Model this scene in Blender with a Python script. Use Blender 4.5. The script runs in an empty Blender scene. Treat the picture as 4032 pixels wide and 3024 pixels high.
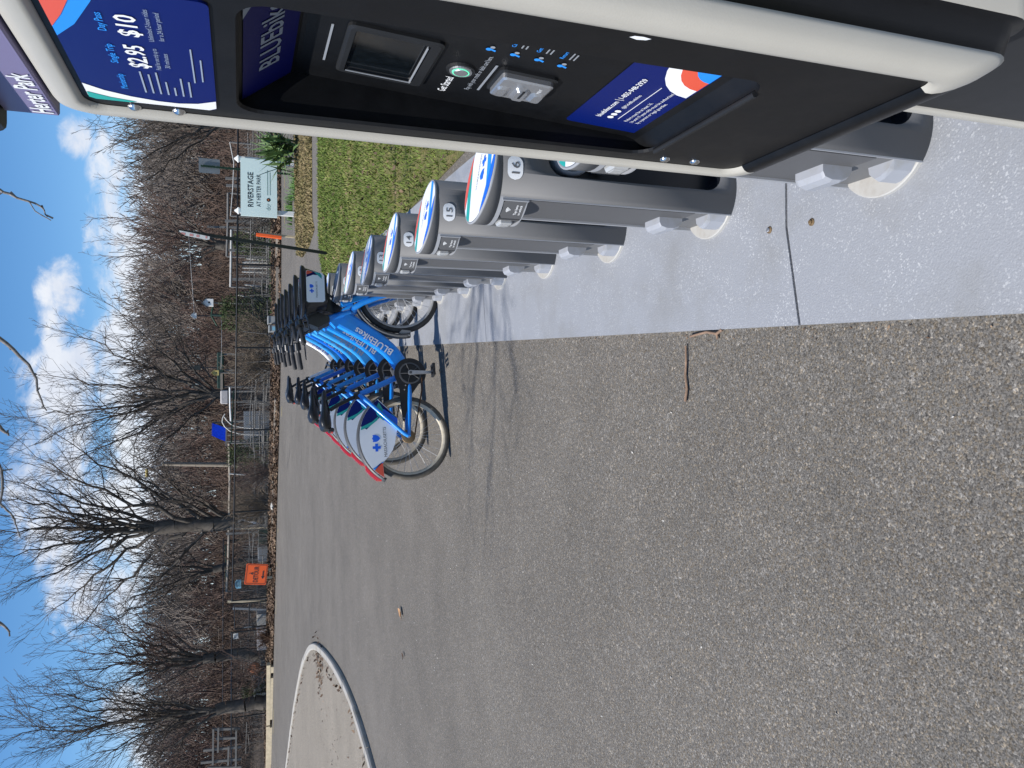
import bpy, bmesh, math, random
import numpy as np
from mathutils import Vector, Matrix
R_ = math.radians
scene = bpy.context.scene
COL = scene.collection
random.seed(7)
NR = np.random.default_rng(11)

# ------------------------------------------------------------------ camera (phone held upright, picture stored on its side)
FPX, TH, ROLL, H = 3000.0, R_(19.65), R_(0.4), 1.58
FWD = Vector((0, math.cos(TH), -math.sin(TH)))
D0 = Vector((0, -math.sin(TH), -math.cos(TH))); R0 = Vector((1, 0, 0))
RGT = math.cos(ROLL) * R0 + math.sin(ROLL) * D0
DWN = math.cos(ROLL) * D0 - math.sin(ROLL) * R0
cam_d = bpy.data.cameras.new('camera'); cam = bpy.data.objects.new('camera', cam_d); COL.objects.link(cam)
cam_d.sensor_fit = 'HORIZONTAL'; cam_d.sensor_width = 36; cam_d.lens = 36 * FPX / 4032
cam_d.clip_start = 0.02; cam_d.clip_end = 3000
mw = Matrix((DWN, RGT, -FWD)).transposed().to_4x4(); mw.translation = (0, 0, H)
cam.matrix_world = mw
scene.camera = cam
def ray(x, y): return FWD + DWN * ((x - 2016) / FPX) + RGT * ((1512 - y) / FPX)
def P(x, y, Y):
    d = ray(x, y); return Vector((d.x * Y / d.y, Y, H + d.z * Y / d.y))
def GR(x, y, z=0.0):
    d = ray(x, y); t = (z - H) / d.z; return Vector((d.x * t, d.y * t, z))

# ------------------------------------------------------------------ light
SUN_EL = R_(54); SUN_H = Vector((-0.925, -0.38)).normalized()
SUN_DIR = Vector((SUN_H.x * math.cos(SUN_EL), SUN_H.y * math.cos(SUN_EL), math.sin(SUN_EL)))
sl = bpy.data.lights.new('sun', 'SUN'); sl.energy = 4.7; sl.angle = R_(0.53); sl.color = (1, 0.955, 0.89)
so = bpy.data.objects.new('sun', sl); COL.objects.link(so)
so.rotation_euler = SUN_DIR.to_track_quat('Z', 'Y').to_euler()
scene.view_settings.view_transform = 'Standard'; scene.view_settings.look = 'None'
scene.view_settings.exposure = 0.32; scene.view_settings.gamma = 1.0
scene.view_settings.use_curve_mapping = False
scene.cycles.use_denoising = True
scene.cycles.max_bounces = 6; scene.cycles.diffuse_bounces = 3; scene.cycles.glossy_bounces = 3
scene.cycles.transparent_max_bounces = 8; scene.cycles.caustics_reflective = False; scene.cycles.caustics_refractive = False

world = bpy.data.worlds.new('World'); scene.world = world; world.use_nodes = True
def build_world():
    nt = world.node_tree; N = nt.nodes; L = nt.links; N.clear()
    out = N.new('ShaderNodeOutputWorld'); bg = N.new('ShaderNodeBackground'); L.new(bg.outputs[0], out.inputs[0])
    sky = N.new('ShaderNodeTexSky'); sky.sky_type = 'NISHITA'; sky.sun_disc = False
    sky.sun_elevation = SUN_EL; sky.sun_rotation = math.atan2(SUN_DIR.x, SUN_DIR.y)
    sky.altitude = 10; sky.air_density = 0.85; sky.dust_density = 0.0; sky.ozone_density = 3.0
    tc = N.new('ShaderNodeTexCoord'); sep = N.new('ShaderNodeSeparateXYZ'); L.new(tc.outputs['Generated'], sep.inputs[0])
    def M(op, a, b=None, c=None, clamp=False):
        n = N.new('ShaderNodeMath'); n.operation = op; n.use_clamp = clamp
        for i, v in enumerate((a, b, c)):
            if v is None: continue
            if isinstance(v, (int, float)): n.inputs[i].default_value = v
            else: L.new(v, n.inputs[i])
        return n.outputs[0]
    def noise(vec, scale, detail, rough, dist=0.0):
        n = N.new('ShaderNodeTexNoise'); n.inputs['Scale'].default_value = scale; n.inputs['Detail'].default_value = detail
        n.inputs['Roughness'].default_value = rough; n.inputs['Distortion'].default_value = dist
        L.new(vec, n.inputs['Vector']); return n.outputs[0]
    X, Y, Z = sep.outputs
    # cumulus seen low over the trees: soft-edged heaps, each at its own bearing (x/y) and height (z/y)
    yy = M('MAXIMUM', Y, 0.05); a = M('DIVIDE', X, yy); b = M('DIVIDE', Z, yy)
    mp = N.new('ShaderNodeMapping'); mp.inputs['Scale'].default_value = (1, 1, 1.6); L.new(tc.outputs['Generated'], mp.inputs[0])
    n1 = noise(mp.outputs[0], 9.0, 10, 0.62, 0.5); n2 = noise(mp.outputs[0], 30, 8, 0.65, 0.6)
    edge = M('ADD', M('MULTIPLY', M('SUBTRACT', n1, 0.51), 4.6), M('MULTIPLY', M('SUBTRACT', n2, 0.5), 1.8))
    blobs = [(505, 960, 95, 210), (560, 1120, 80, 160), (245, 1160, 60, 95), (215, 1300, 45, 110), (290, 535, 45, 60),
             (215, 1560, 105, 160), (270, 1450, 70, 90), (215, 1900, 115, 240), (240, 2080, 100, 160), (310, 2280, 90, 180), (330, 2430, 60, 90),
             (490, 1500, 80, 200), (520, 1750, 70, 200), (500, 2100, 80, 200), (500, 2330, 60, 130), (470, 1330, 60, 90),
             (450, 650, 60, 110), (520, 2790, 60, 70), (600, 2970, 60, 90), (590, 700, 60, 200), (600, 1700, 50, 600)]
    tot = None
    for (px, py, rx, ry) in blobs:
        d = ray(px, py); ca, cb = d.x / d.y, d.z / d.y
        ra, rb = 1.25 * ry / FPX * 1.06, 1.25 * rx / FPX * 1.1
        u = M('DIVIDE', M('SUBTRACT', a, ca), ra); v = M('DIVIDE', M('SUBTRACT', b, cb), rb)
        q = M('SUBTRACT', 1.0, M('ADD', M('MULTIPLY', u, u), M('MULTIPLY', v, v)))
        q = M('MAXIMUM', q, -1.5)
        tot = q if tot is None else M('MAXIMUM', tot, q)
    dens_f = M('ADD', tot, edge)
    # the rest of the sky carries the same scattered heaps
    mp2 = N.new('ShaderNodeMapping'); mp2.inputs['Scale'].default_value = (1, 1, 2.2); mp2.inputs['Location'].default_value = (3.1, 1.7, 0)
    L.new(tc.outputs['Generated'], mp2.inputs[0])
    n3 = noise(mp2.outputs[0], 3.2, 8, 0.55, 0.2)
    dens_r = M('MULTIPLY', M('SUBTRACT', n3, 0.57), 9.0)
    front = M('MULTIPLY', M('SUBTRACT', Y, 0.45), 6.0, clamp=True)
    dens = M('ADD', M('MULTIPLY', dens_f, front), M('MULTIPLY', dens_r, M('SUBTRACT', 1.0, front)))
    alpha = N.new('ShaderNodeMapRange'); alpha.interpolation_type = 'SMOOTHSTEP'
    alpha.inputs['From Min'].default_value = -0.2; alpha.inputs['From Max'].default_value = 1.1
    L.new(dens, alpha.inputs['Value'])
    up = M('MULTIPLY', M('ADD', Z, 0.02), 14.0, clamp=True)
    al = M('MULTIPLY', M('MULTIPLY', alpha.outputs[0], up), 0.92)
    ramp = N.new('ShaderNodeMapRange'); ramp.inputs['From Min'].default_value = 0.25; ramp.inputs['From Max'].default_value = 0.72
    L.new(noise(mp.outputs[0], 12, 6, 0.6), ramp.inputs['Value'])
    cc = N.new('ShaderNodeMixRGB'); cc.inputs[1].default_value = (4.6, 4.95, 5.8, 1); cc.inputs[2].default_value = (6.9, 7.0, 7.15, 1)
    L.new(ramp.outputs[0], cc.inputs[0])
    hs = N.new('ShaderNodeHueSaturation'); hs.inputs['Saturation'].default_value = 1.24; L.new(sky.outputs[0], hs.inputs['Color'])
    mix = N.new('ShaderNodeMixRGB'); L.new(al, mix.inputs[0]); L.new(hs.outputs[0], mix.inputs[1]); L.new(cc.outputs[0], mix.inputs[2])
    hz_ = M('MULTIPLY', M('SUBTRACT', 0.16, Z), 6.5, clamp=True)
    mh = N.new('ShaderNodeMixRGB'); mh.inputs[2].default_value = (4.6, 5.3, 6.3, 1); L.new(M('MULTIPLY', hz_, 0.75), mh.inputs[0]); L.new(mix.outputs[0], mh.inputs[1])
    L.new(mh.outputs[0], bg.inputs['Color']); bg.inputs['Strength'].default_value = 0.118
build_world()

# ------------------------------------------------------------------ materials
MATS = {}
def mat(name, col, rough=0.5, metal=0.0, var=0.0, vscale=6.0, bump=0.0, bscale=60.0, spec=0.5, coat=0.0, emit=0.0, dirt=None, dscale=9.0, trans=0.0, alpha=1.0):
    m = bpy.data.materials.new(name); m.use_nodes = True; nt = m.node_tree; N = nt.nodes; L = nt.links
    p = N['Principled BSDF']
    p.inputs['Base Color'].default_value = (*col, 1); p.inputs['Roughness'].default_value = rough
    p.inputs['Metallic'].default_value = metal; p.inputs['Specular IOR Level'].default_value = spec
    p.inputs['Coat Weight'].default_value = coat; p.inputs['Coat Roughness'].default_value = 0.08
    p.inputs['Transmission Weight'].default_value = trans
    if emit: p.inputs['Emission Color'].default_value = (*col, 1); p.inputs['Emission Strength'].default_value = emit
    tc = N.new('ShaderNodeTexCoord')
    src = None
    if var:
        n = N.new('ShaderNodeTexNoise'); n.inputs['Scale'].default_value = vscale; n.inputs['Detail'].default_value = 6; n.inputs['Roughness'].default_value = 0.65
        L.new(tc.outputs['Object'], n.inputs['Vector'])
        r = N.new('ShaderNodeMapRange'); r.inputs['From Min'].default_value = 0.3; r.inputs['From Max'].default_value = 0.7
        r.inputs['To Min'].default_value = 1 - var; r.inputs['To Max'].default_value = 1 + var; L.new(n.outputs[0], r.inputs['Value'])
        mu = N.new('ShaderNodeVectorMath'); mu.operation = 'SCALE'; mu.inputs[0].default_value = col; L.new(r.outputs[0], mu.inputs['Scale'])
        src = mu.outputs[0]
        rr = N.new('ShaderNodeMapRange'); rr.inputs['To Min'].default_value = max(0.02, rough - 0.08); rr.inputs['To Max'].default_value = min(1, rough + 0.12)
        L.new(n.outputs[0], rr.inputs['Value']); L.new(rr.outputs[0], p.inputs['Roughness'])
    if dirt:
        n = N.new('ShaderNodeTexNoise'); n.inputs['Scale'].default_value = dscale; n.inputs['Detail'].default_value = 8; n.inputs['Roughness'].default_value = 0.7
        L.new(tc.outputs['Object'], n.inputs['Vector'])
        r = N.new('ShaderNodeMapRange'); r.inputs['From Min'].default_value = 0.5; r.inputs['From Max'].default_value = 0.72; L.new(n.outputs[0], r.inputs['Value'])
        mx = N.new('ShaderNodeMixRGB'); mx.inputs[2].default_value = (*dirt, 1); L.new(r.outputs[0], mx.inputs[0])
        if src is None: mx.inputs[1].default_value = (*col, 1)
        else: L.new(src, mx.inputs[1])
        src = mx.outputs[0]
    if src is not None: L.new(src, p.inputs['Base Color'])
    if bump:
        n = N.new('ShaderNodeTexNoise'); n.inputs['Scale'].default_value = bscale; n.inputs['Detail'].default_value = 4
        L.new(tc.outputs['Object'], n.inputs['Vector'])
        b = N.new('ShaderNodeBump'); b.inputs['Strength'].default_value = bump; b.inputs['Distance'].default_value = 0.01
        L.new(n.outputs[0], b.inputs['Height']); L.new(b.outputs[0], p.inputs['Normal'])
    MATS[name] = m; return m

mat('shell_grey', (0.43, 0.412, 0.365), 0.42, var=0.03, vscale=9, bump=0.04, bscale=400)
mat('kiosk_black', (0.0045, 0.005, 0.0062), 0.45, var=0.25, vscale=30, bump=0.05, bscale=700, spec=0.26, dirt=(0.009, 0.009, 0.010), dscale=6)
mat('kiosk_dark', (0.015, 0.016, 0.018), 0.5, var=0.12, vscale=14, bump=0.05, bscale=500, spec=0.28)
mat('print_navy', (0.0015, 0.010, 0.118), 0.4, spec=0.25)
mat('print_navy_dark', (0.002, 0.004, 0.085), 0.5, spec=0.2)
mat('print_white', (0.86, 0.87, 0.88), 0.4)
mat('print_grey', (0.30, 0.36, 0.46), 0.5)
mat('print_sky', (0.02, 0.28, 0.85), 0.4)
mat('print_red', (0.75, 0.10, 0.055), 0.4)
mat('print_teal', (0.02, 0.38, 0.33), 0.4)
mat('print_blue', (0.008, 0.14, 0.80), 0.4)
mat('print_black', (0.02, 0.025, 0.03), 0.5)
mat('print_dim', (0.28, 0.30, 0.33), 0.5)
mat('strip_purple', (0.20, 0.175, 0.30), 0.4, spec=0.3)
mat('strip_navy', (0.012, 0.022, 0.06), 0.35)
mat('chrome', (0.62, 0.63, 0.64), 0.22, metal=1.0)
mat('silver', (0.50, 0.51, 0.53), 0.38, metal=0.85, var=0.08)
mat('glass_black', (0.004, 0.006, 0.008), 0.12, var=0.4, vscale=60)
mat('button_ring', (0.15, 0.75, 0.45), 0.3, emit=0.25)
mat('dock_grey', (0.138, 0.138, 0.140), 0.55, var=0.03, vscale=5, spec=0.35)
mat('dock_dark', (0.095, 0.096, 0.100), 0.55, var=0.05, spec=0.35)
mat('dock_light', (0.30, 0.31, 0.33), 0.5, var=0.04)
mat('dock_guide', (0.32, 0.335, 0.37), 0.5, var=0.05, dirt=(0.27, 0.27, 0.26))
mat('dock_base', (0.43, 0.42, 0.395), 0.5, var=0.05, dirt=(0.33, 0.30, 0.26))
mat('slot_black', (0.008, 0.010, 0.014), 0.35)
mat('lamp_clear', (0.75, 0.77, 0.78), 0.12, trans=0.5)
mat('bike_blue', (0.008, 0.245, 0.80), 0.32, coat=0.5, var=0.08, vscale=3, dirt=(0.03, 0.28, 0.72), dscale=5)
mat('bike_blue_deep', (0.006, 0.15, 0.68), 0.32, coat=0.5, var=0.08, vscale=3)
mat('bike_blue_pale', (0.03, 0.33, 0.82), 0.4, coat=0.3, var=0.12, vscale=3, dirt=(0.09, 0.38, 0.74), dscale=6)
mat('bike_white', (0.88, 0.885, 0.89), 0.35, coat=0.3, var=0.02)
mat('bike_black', (0.014, 0.015, 0.017), 0.33, var=0.15, vscale=20, bump=0.03, bscale=200)
mat('bike_rubber', (0.020, 0.020, 0.021), 0.62, var=0.2, vscale=30, dirt=(0.06, 0.055, 0.05))
mat('tyre_dusty', (0.105, 0.092, 0.074), 0.8, var=0.25, vscale=25, dirt=(0.20, 0.17, 0.125))
mat('rim_dusty', (0.60, 0.53, 0.41), 0.5, var=0.15, dirt=(0.42, 0.34, 0.23))
mat('rim_silver', (0.46, 0.465, 0.47), 0.4, metal=0.2, var=0.06)
mat('spoke_steel', (0.62, 0.62, 0.62), 0.35, metal=0.3)
mat('fender_grey', (0.085, 0.087, 0.09), 0.45, var=0.1, vscale=10)
mat('fender_pale', (0.20, 0.205, 0.21), 0.4, var=0.1, vscale=10)
mat('chain_rust', (0.12, 0.06, 0.03), 0.6, metal=0.5)
mat('sprocket', (0.22, 0.15, 0.08), 0.55, metal=0.5, var=0.3)
mat('tail_red', (0.55, 0.015, 0.02), 0.15, coat=0.8)
mat('saddle_black', (0.012, 0.0125, 0.015), 0.38, bump=0.05, bscale=300)
mat('saddle_grey', (0.07, 0.08, 0.095), 0.45)
mat('bark', (0.095, 0.084, 0.073), 0.95, var=0.35, vscale=3, bump=0.5, bscale=14, spec=0.1)
mat('twig', (0.100, 0.084, 0.072), 0.95, var=0.3, vscale=2, spec=0.1)
mat('twig_red', (0.140, 0.098, 0.082), 0.95, var=0.35, vscale=0.6, spec=0.1)
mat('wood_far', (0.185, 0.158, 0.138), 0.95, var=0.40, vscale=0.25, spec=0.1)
mat('scrub_brown', (0.140, 0.100, 0.080), 0.95, var=0.45, vscale=0.35, spec=0.1)
mat('cane_tan', (0.165, 0.128, 0.090), 0.85, var=0.4, vscale=3)
mat('branch_lichen', (0.17, 0.16, 0.155), 0.9, var=0.6, vscale=30)
mat('wood_new', (0.50, 0.42, 0.29), 0.75, var=0.18, vscale=5, bump=0.1)
mat('wood_old', (0.26, 0.225, 0.185), 0.85, var=0.25, vscale=5, bump=0.2)
mat('wood_grey', (0.165, 0.160, 0.152), 0.85, var=0.25, vscale=5, bump=0.15)
mat('stake_wood', (0.52, 0.42, 0.27), 0.7, var=0.15)
mat('pvc_white', (0.52, 0.51, 0.48), 0.5, var=0.1, dirt=(0.34, 0.32, 0.28))
mat('fence_black', (0.012, 0.0135, 0.015), 0.4, metal=0.3)
mat('fence_wire', (0.03, 0.033, 0.035), 0.5, metal=0.4)
mat('galv', (0.30, 0.31, 0.32), 0.45, metal=0.6)
mat('post_green', (0.018, 0.05, 0.028), 0.45, metal=0.2, var=0.2)
mat('sign_back', (0.20, 0.22, 0.235), 0.45, metal=0.5, var=0.08)
mat('sign_mint', (0.76, 0.90, 0.86), 0.4, var=0.02, vscale=1)
mat('sign_mint_text', (0.30, 0.42, 0.39), 0.5)
mat('sign_orange', (0.86, 0.125, 0.022), 0.45, var=0.04)
mat('sign_blue', (0.20, 0.42, 0.54), 0.45)
mat('paint_white', (0.75, 0.75, 0.73), 0.5, var=0.05)
mat('banner_red', (0.66, 0.30, 0.28), 0.6)
mat('roof_blue', (0.025, 0.11, 0.60), 0.4, var=0.08)
mat('green_paint', (0.012, 0.035, 0.026), 0.5, var=0.15)
mat('leaf_dry', (0.30, 0.175, 0.085), 0.8, var=0.5, vscale=1.5)
mat('leaf_dark', (0.085, 0.045, 0.026), 0.8, var=0.5, vscale=1.5)
mat('leaf_single', (0.42, 0.24, 0.12), 0.7, var=0.2, vscale=30)
mat('tuft_green', (0.085, 0.19, 0.035), 0.7, var=0.3, vscale=3)
mat('yucca_green', (0.105, 0.17, 0.055), 0.45, var=0.3, vscale=4)
mat('evergreen', (0.045, 0.065, 0.018), 0.8, var=0.4, vscale=1.5)
mat('granite', (0.38, 0.36, 0.325), 0.75, var=0.15, vscale=40, dirt=(0.33, 0.28, 0.20), dscale=2)
mat('stone_pale', (0.48, 0.46, 0.42), 0.8, var=0.2, vscale=12)
mat('clay_orange', (0.62, 0.22, 0.09), 0.6, var=0.15)
mat('bin_grey', (0.27, 0.28, 0.28), 0.6, var=0.08)
mat('yellow_paint', (0.50, 0.40, 0.14), 0.7, var=0.15)
mat('tarp_pale', (0.46, 0.43, 0.42), 0.8, var=0.15)
mat('twig_fallen', (0.22, 0.145, 0.10), 0.85, var=0.35, vscale=40)
mat('wire_dark', (0.02, 0.02, 0.022), 0.6)
mat('pole_black', (0.006, 0.010, 0.009), 0.4)
mat('cloth_blue', (0.06, 0.22, 0.55), 0.6)

def ground_mat(name, build):
    m = bpy.data.materials.new(name); m.use_nodes = True; nt = m.node_tree
    p = nt.nodes['Principled BSDF']; build(nt, nt.nodes, nt.links, p); MATS[name] = m; return m
def nz(N, L, vec, scale, detail=5, rough=0.6):
    n = N.new('ShaderNodeTexNoise'); n.inputs['Scale'].default_value = scale; n.inputs['Detail'].default_value = detail; n.inputs['Roughness'].default_value = rough
    L.new(vec, n.inputs['Vector']); return n.outputs[0]
def mrange(N, L, v, a, b, c, d):
    r = N.new('ShaderNodeMapRange'); r.inputs['From Min'].default_value = a; r.inputs['From Max'].default_value = b
    r.inputs['To Min'].default_value = c; r.inputs['To Max'].default_value = d; L.new(v, r.inputs['Value']); return r.outputs[0]
def mul(N, L, a, b):
    n = N.new('ShaderNodeMath'); n.operation = 'MULTIPLY'; L.new(a, n.inputs[0])
    if isinstance(b, (int, float)): n.inputs[1].default_value = b
    else: L.new(b, n.inputs[1])
    return n.outputs[0]
def asphalt_nodes(base, big=0.12):
    def f(nt, N, L, p):
        tc = N.new('ShaderNodeTexCoord'); v = tc.outputs['Object']
        def vor(scale):
            n = N.new('ShaderNodeTexVoronoi'); n.inputs['Scale'].default_value = scale; L.new(v, n.inputs['Vector'])
            sp = N.new('ShaderNodeSeparateColor'); L.new(n.outputs['Color'], sp.inputs[0]); return n, sp.outputs
        n1, c1 = vor(310); n2, c2 = vor(175); n3, c3 = vor(80)
        grain = mrange(N, L, c1[0], 0, 1, 0.50, 1.50)
        st2 = mrange(N, L, c2[1], 0.86, 0.92, 1.0, 1.72); dk2 = mrange(N, L, c2[0], 0.0, 0.22, 0.62, 1.0)
        st3 = mrange(N, L, c3[1], 0.95, 0.965, 1.0, 1.4)
        blot = mrange(N, L, nz(N, L, v, 1.3, 6, 0.6), 0.3, 0.7, 1 - big, 1 + big)
        blot2 = mrange(N, L, nz(N, L, v, 0.25, 4, 0.5), 0.3, 0.7, 0.9, 1.1)
        s = mul(N, L, mul(N, L, mul(N, L, grain, st2), mul(N, L, st3, dk2)), mul(N, L, blot, blot2))
        tint = N.new('ShaderNodeMixRGB'); tint.inputs[1].default_value = (*base, 1); tint.inputs[2].default_value = (base[0] * 1.16, base[1] * 1.02, base[2] * 0.82, 1)
        L.new(mrange(N, L, c2[2], 0.5, 1, 0, 0.9), tint.inputs[0])
        mu = N.new('ShaderNodeVectorMath'); mu.operation = 'SCALE'; L.new(tint.outputs[0], mu.inputs[0]); L.new(s, mu.inputs['Scale'])
        L.new(mu.outputs[0], p.inputs['Base Color']); p.inputs['Roughness'].default_value = 0.85
        p.inputs['Specular IOR Level'].default_value = 0.3
        b = N.new('ShaderNodeBump'); b.inputs['Strength'].default_value = 0.45; b.inputs['Distance'].default_value = 0.003
        L.new(n2.outputs['Distance'], b.inputs['Height']); b.invert = True
        L.new(b.outputs[0], p.inputs['Normal'])
    return f
ground_mat('asphalt', asphalt_nodes((0.127, 0.119, 0.108)))
ground_mat('asphalt_island', asphalt_nodes((0.205, 0.187, 0.160), 0.08))
def plate_nodes(nt, N, L, p):
    tc = N.new('ShaderNodeTexCoord'); v = tc.outputs['Object']
    vo = N.new('ShaderNodeTexVoronoi'); vo.inputs['Scale'].default_value = 260; L.new(v, vo.inputs['Vector'])
    sep = N.new('ShaderNodeSeparateColor'); L.new(vo.outputs['Color'], sep.inputs[0])
    patch = mrange(N, L, nz(N, L, v, 6, 5, 0.6), 0.42, 0.62, 0, 1)
    sp = mul(N, L, mrange(N, L, sep.outputs[0], 0.86, 0.95, 0, 1), mrange(N, L, patch, 0, 1, 0.18, 0.8))
    mx = N.new('ShaderNodeMixRGB'); mx.inputs[1].default_value = (0.285, 0.296, 0.320, 1); mx.inputs[2].default_value = (0.50, 0.51, 0.52, 1); L.new(sp, mx.inputs[0])
    mx2 = N.new('ShaderNodeMixRGB'); mx2.inputs[2].default_value = (0.225, 0.225, 0.222, 1); L.new(mx.outputs[0], mx2.inputs[1])
    L.new(mrange(N, L, nz(N, L, v, 2.2, 6, 0.65), 0.48, 0.72, 0, 0.75), mx2.inputs[0])
    L.new(mx2.outputs[0], p.inputs['Base Color']); p.inputs['Roughness'].default_value = 0.52
    b = N.new('ShaderNodeBump'); b.inputs['Strength'].default_value = 0.6; b.inputs['Distance'].default_value = 0.003
    L.new(nz(N, L, v, 190, 3, 0.6), b.inputs['Height']); L.new(b.outputs[0], p.inputs['Normal'])
ground_mat('plate', plate_nodes)
def soil_nodes(c1, c2, s1=0.8, s2=14):
    def f(nt, N, L, p):
        tc = N.new('ShaderNodeTexCoord'); v = tc.outputs['Object']
        mx = N.new('ShaderNodeMixRGB'); mx.inputs[1].default_value = (*c1, 1); mx.inputs[2].default_value = (*c2, 1)
        L.new(mrange(N, L, nz(N, L, v, s1, 8, 0.7), 0.35, 0.65, 0, 1), mx.inputs[0])
        mu = N.new('ShaderNodeVectorMath'); mu.operation = 'SCALE'; L.new(mx.outputs[0], mu.inputs[0])
        L.new(mrange(N, L, nz(N, L, v, s2, 6, 0.7), 0.3, 0.7, 0.6, 1.4), mu.inputs['Scale'])
        L.new(mu.outputs[0], p.inputs['Base Color']); p.inputs['Roughness'].default_value = 0.95
        p.inputs['Specular IOR Level'].default_value = 0.15
        b = N.new('ShaderNodeBump'); b.inputs['Strength'].default_value = 0.8; b.inputs['Distance'].default_value = 0.03
        L.new(nz(N, L, v, s2 * 2, 4, 0.6), b.inputs['Height']); L.new(b.outputs[0], p.inputs['Normal'])
    return f
ground_mat('soil', soil_nodes((0.040, 0.034, 0.030), (0.085, 0.074, 0.064)))
ground_mat('hillside', soil_nodes((0.060, 0.048, 0.040), (0.095, 0.076, 0.062), 0.15, 2.5))
ground_mat('lawn_soil', soil_nodes((0.095, 0.125, 0.035), (0.21, 0.175, 0.08), 1.6, 30))
ground_mat('dry_turf', soil_nodes((0.20, 0.155, 0.085), (0.14, 0.13, 0.055), 1.2, 30))
def grass_blade_nodes(c1, c2, c3):
    def f(nt, N, L, p):
        g = N.new('ShaderNodeNewGeometry')
        tc = N.new('ShaderNodeTexCoord')
        r = N.new('ShaderNodeValToRGB'); e = r.color_ramp.elements
        e[0].color = (*c1, 1); e[1].color = (*c3, 1); m_ = e.new(0.6); m_.color = (*c2, 1)
        n = nz(N, L, tc.outputs['Object'], 1.1, 5, 0.65)
        a = N.new('ShaderNodeMath'); a.operation = 'ADD'; L.new(mrange(N, L, n, 0.35, 0.68, -0.33, 0.5), a.inputs[0])
        L.new(mul(N, L, g.outputs['Random Per Island'], 0.6), a.inputs[1]); L.new(a.outputs[0], r.inputs[0])
        L.new(r.outputs[0], p.inputs['Base Color']); p.inputs['Roughness'].default_value = 0.7; p.inputs['Specular IOR Level'].default_value = 0.25
    return f
ground_mat('grass_blades', grass_blade_nodes((0.090, 0.142, 0.025), (0.168, 0.215, 0.048), (0.39, 0.31, 0.155)))
ground_mat('straw_blades', grass_blade_nodes((0.16, 0.14, 0.055), (0.27, 0.205, 0.105), (0.36, 0.27, 0.15)))
ground_mat('leaf_mix', grass_blade_nodes((0.065, 0.042, 0.030), (0.17, 0.112, 0.072), (0.36, 0.26, 0.175)))
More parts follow.
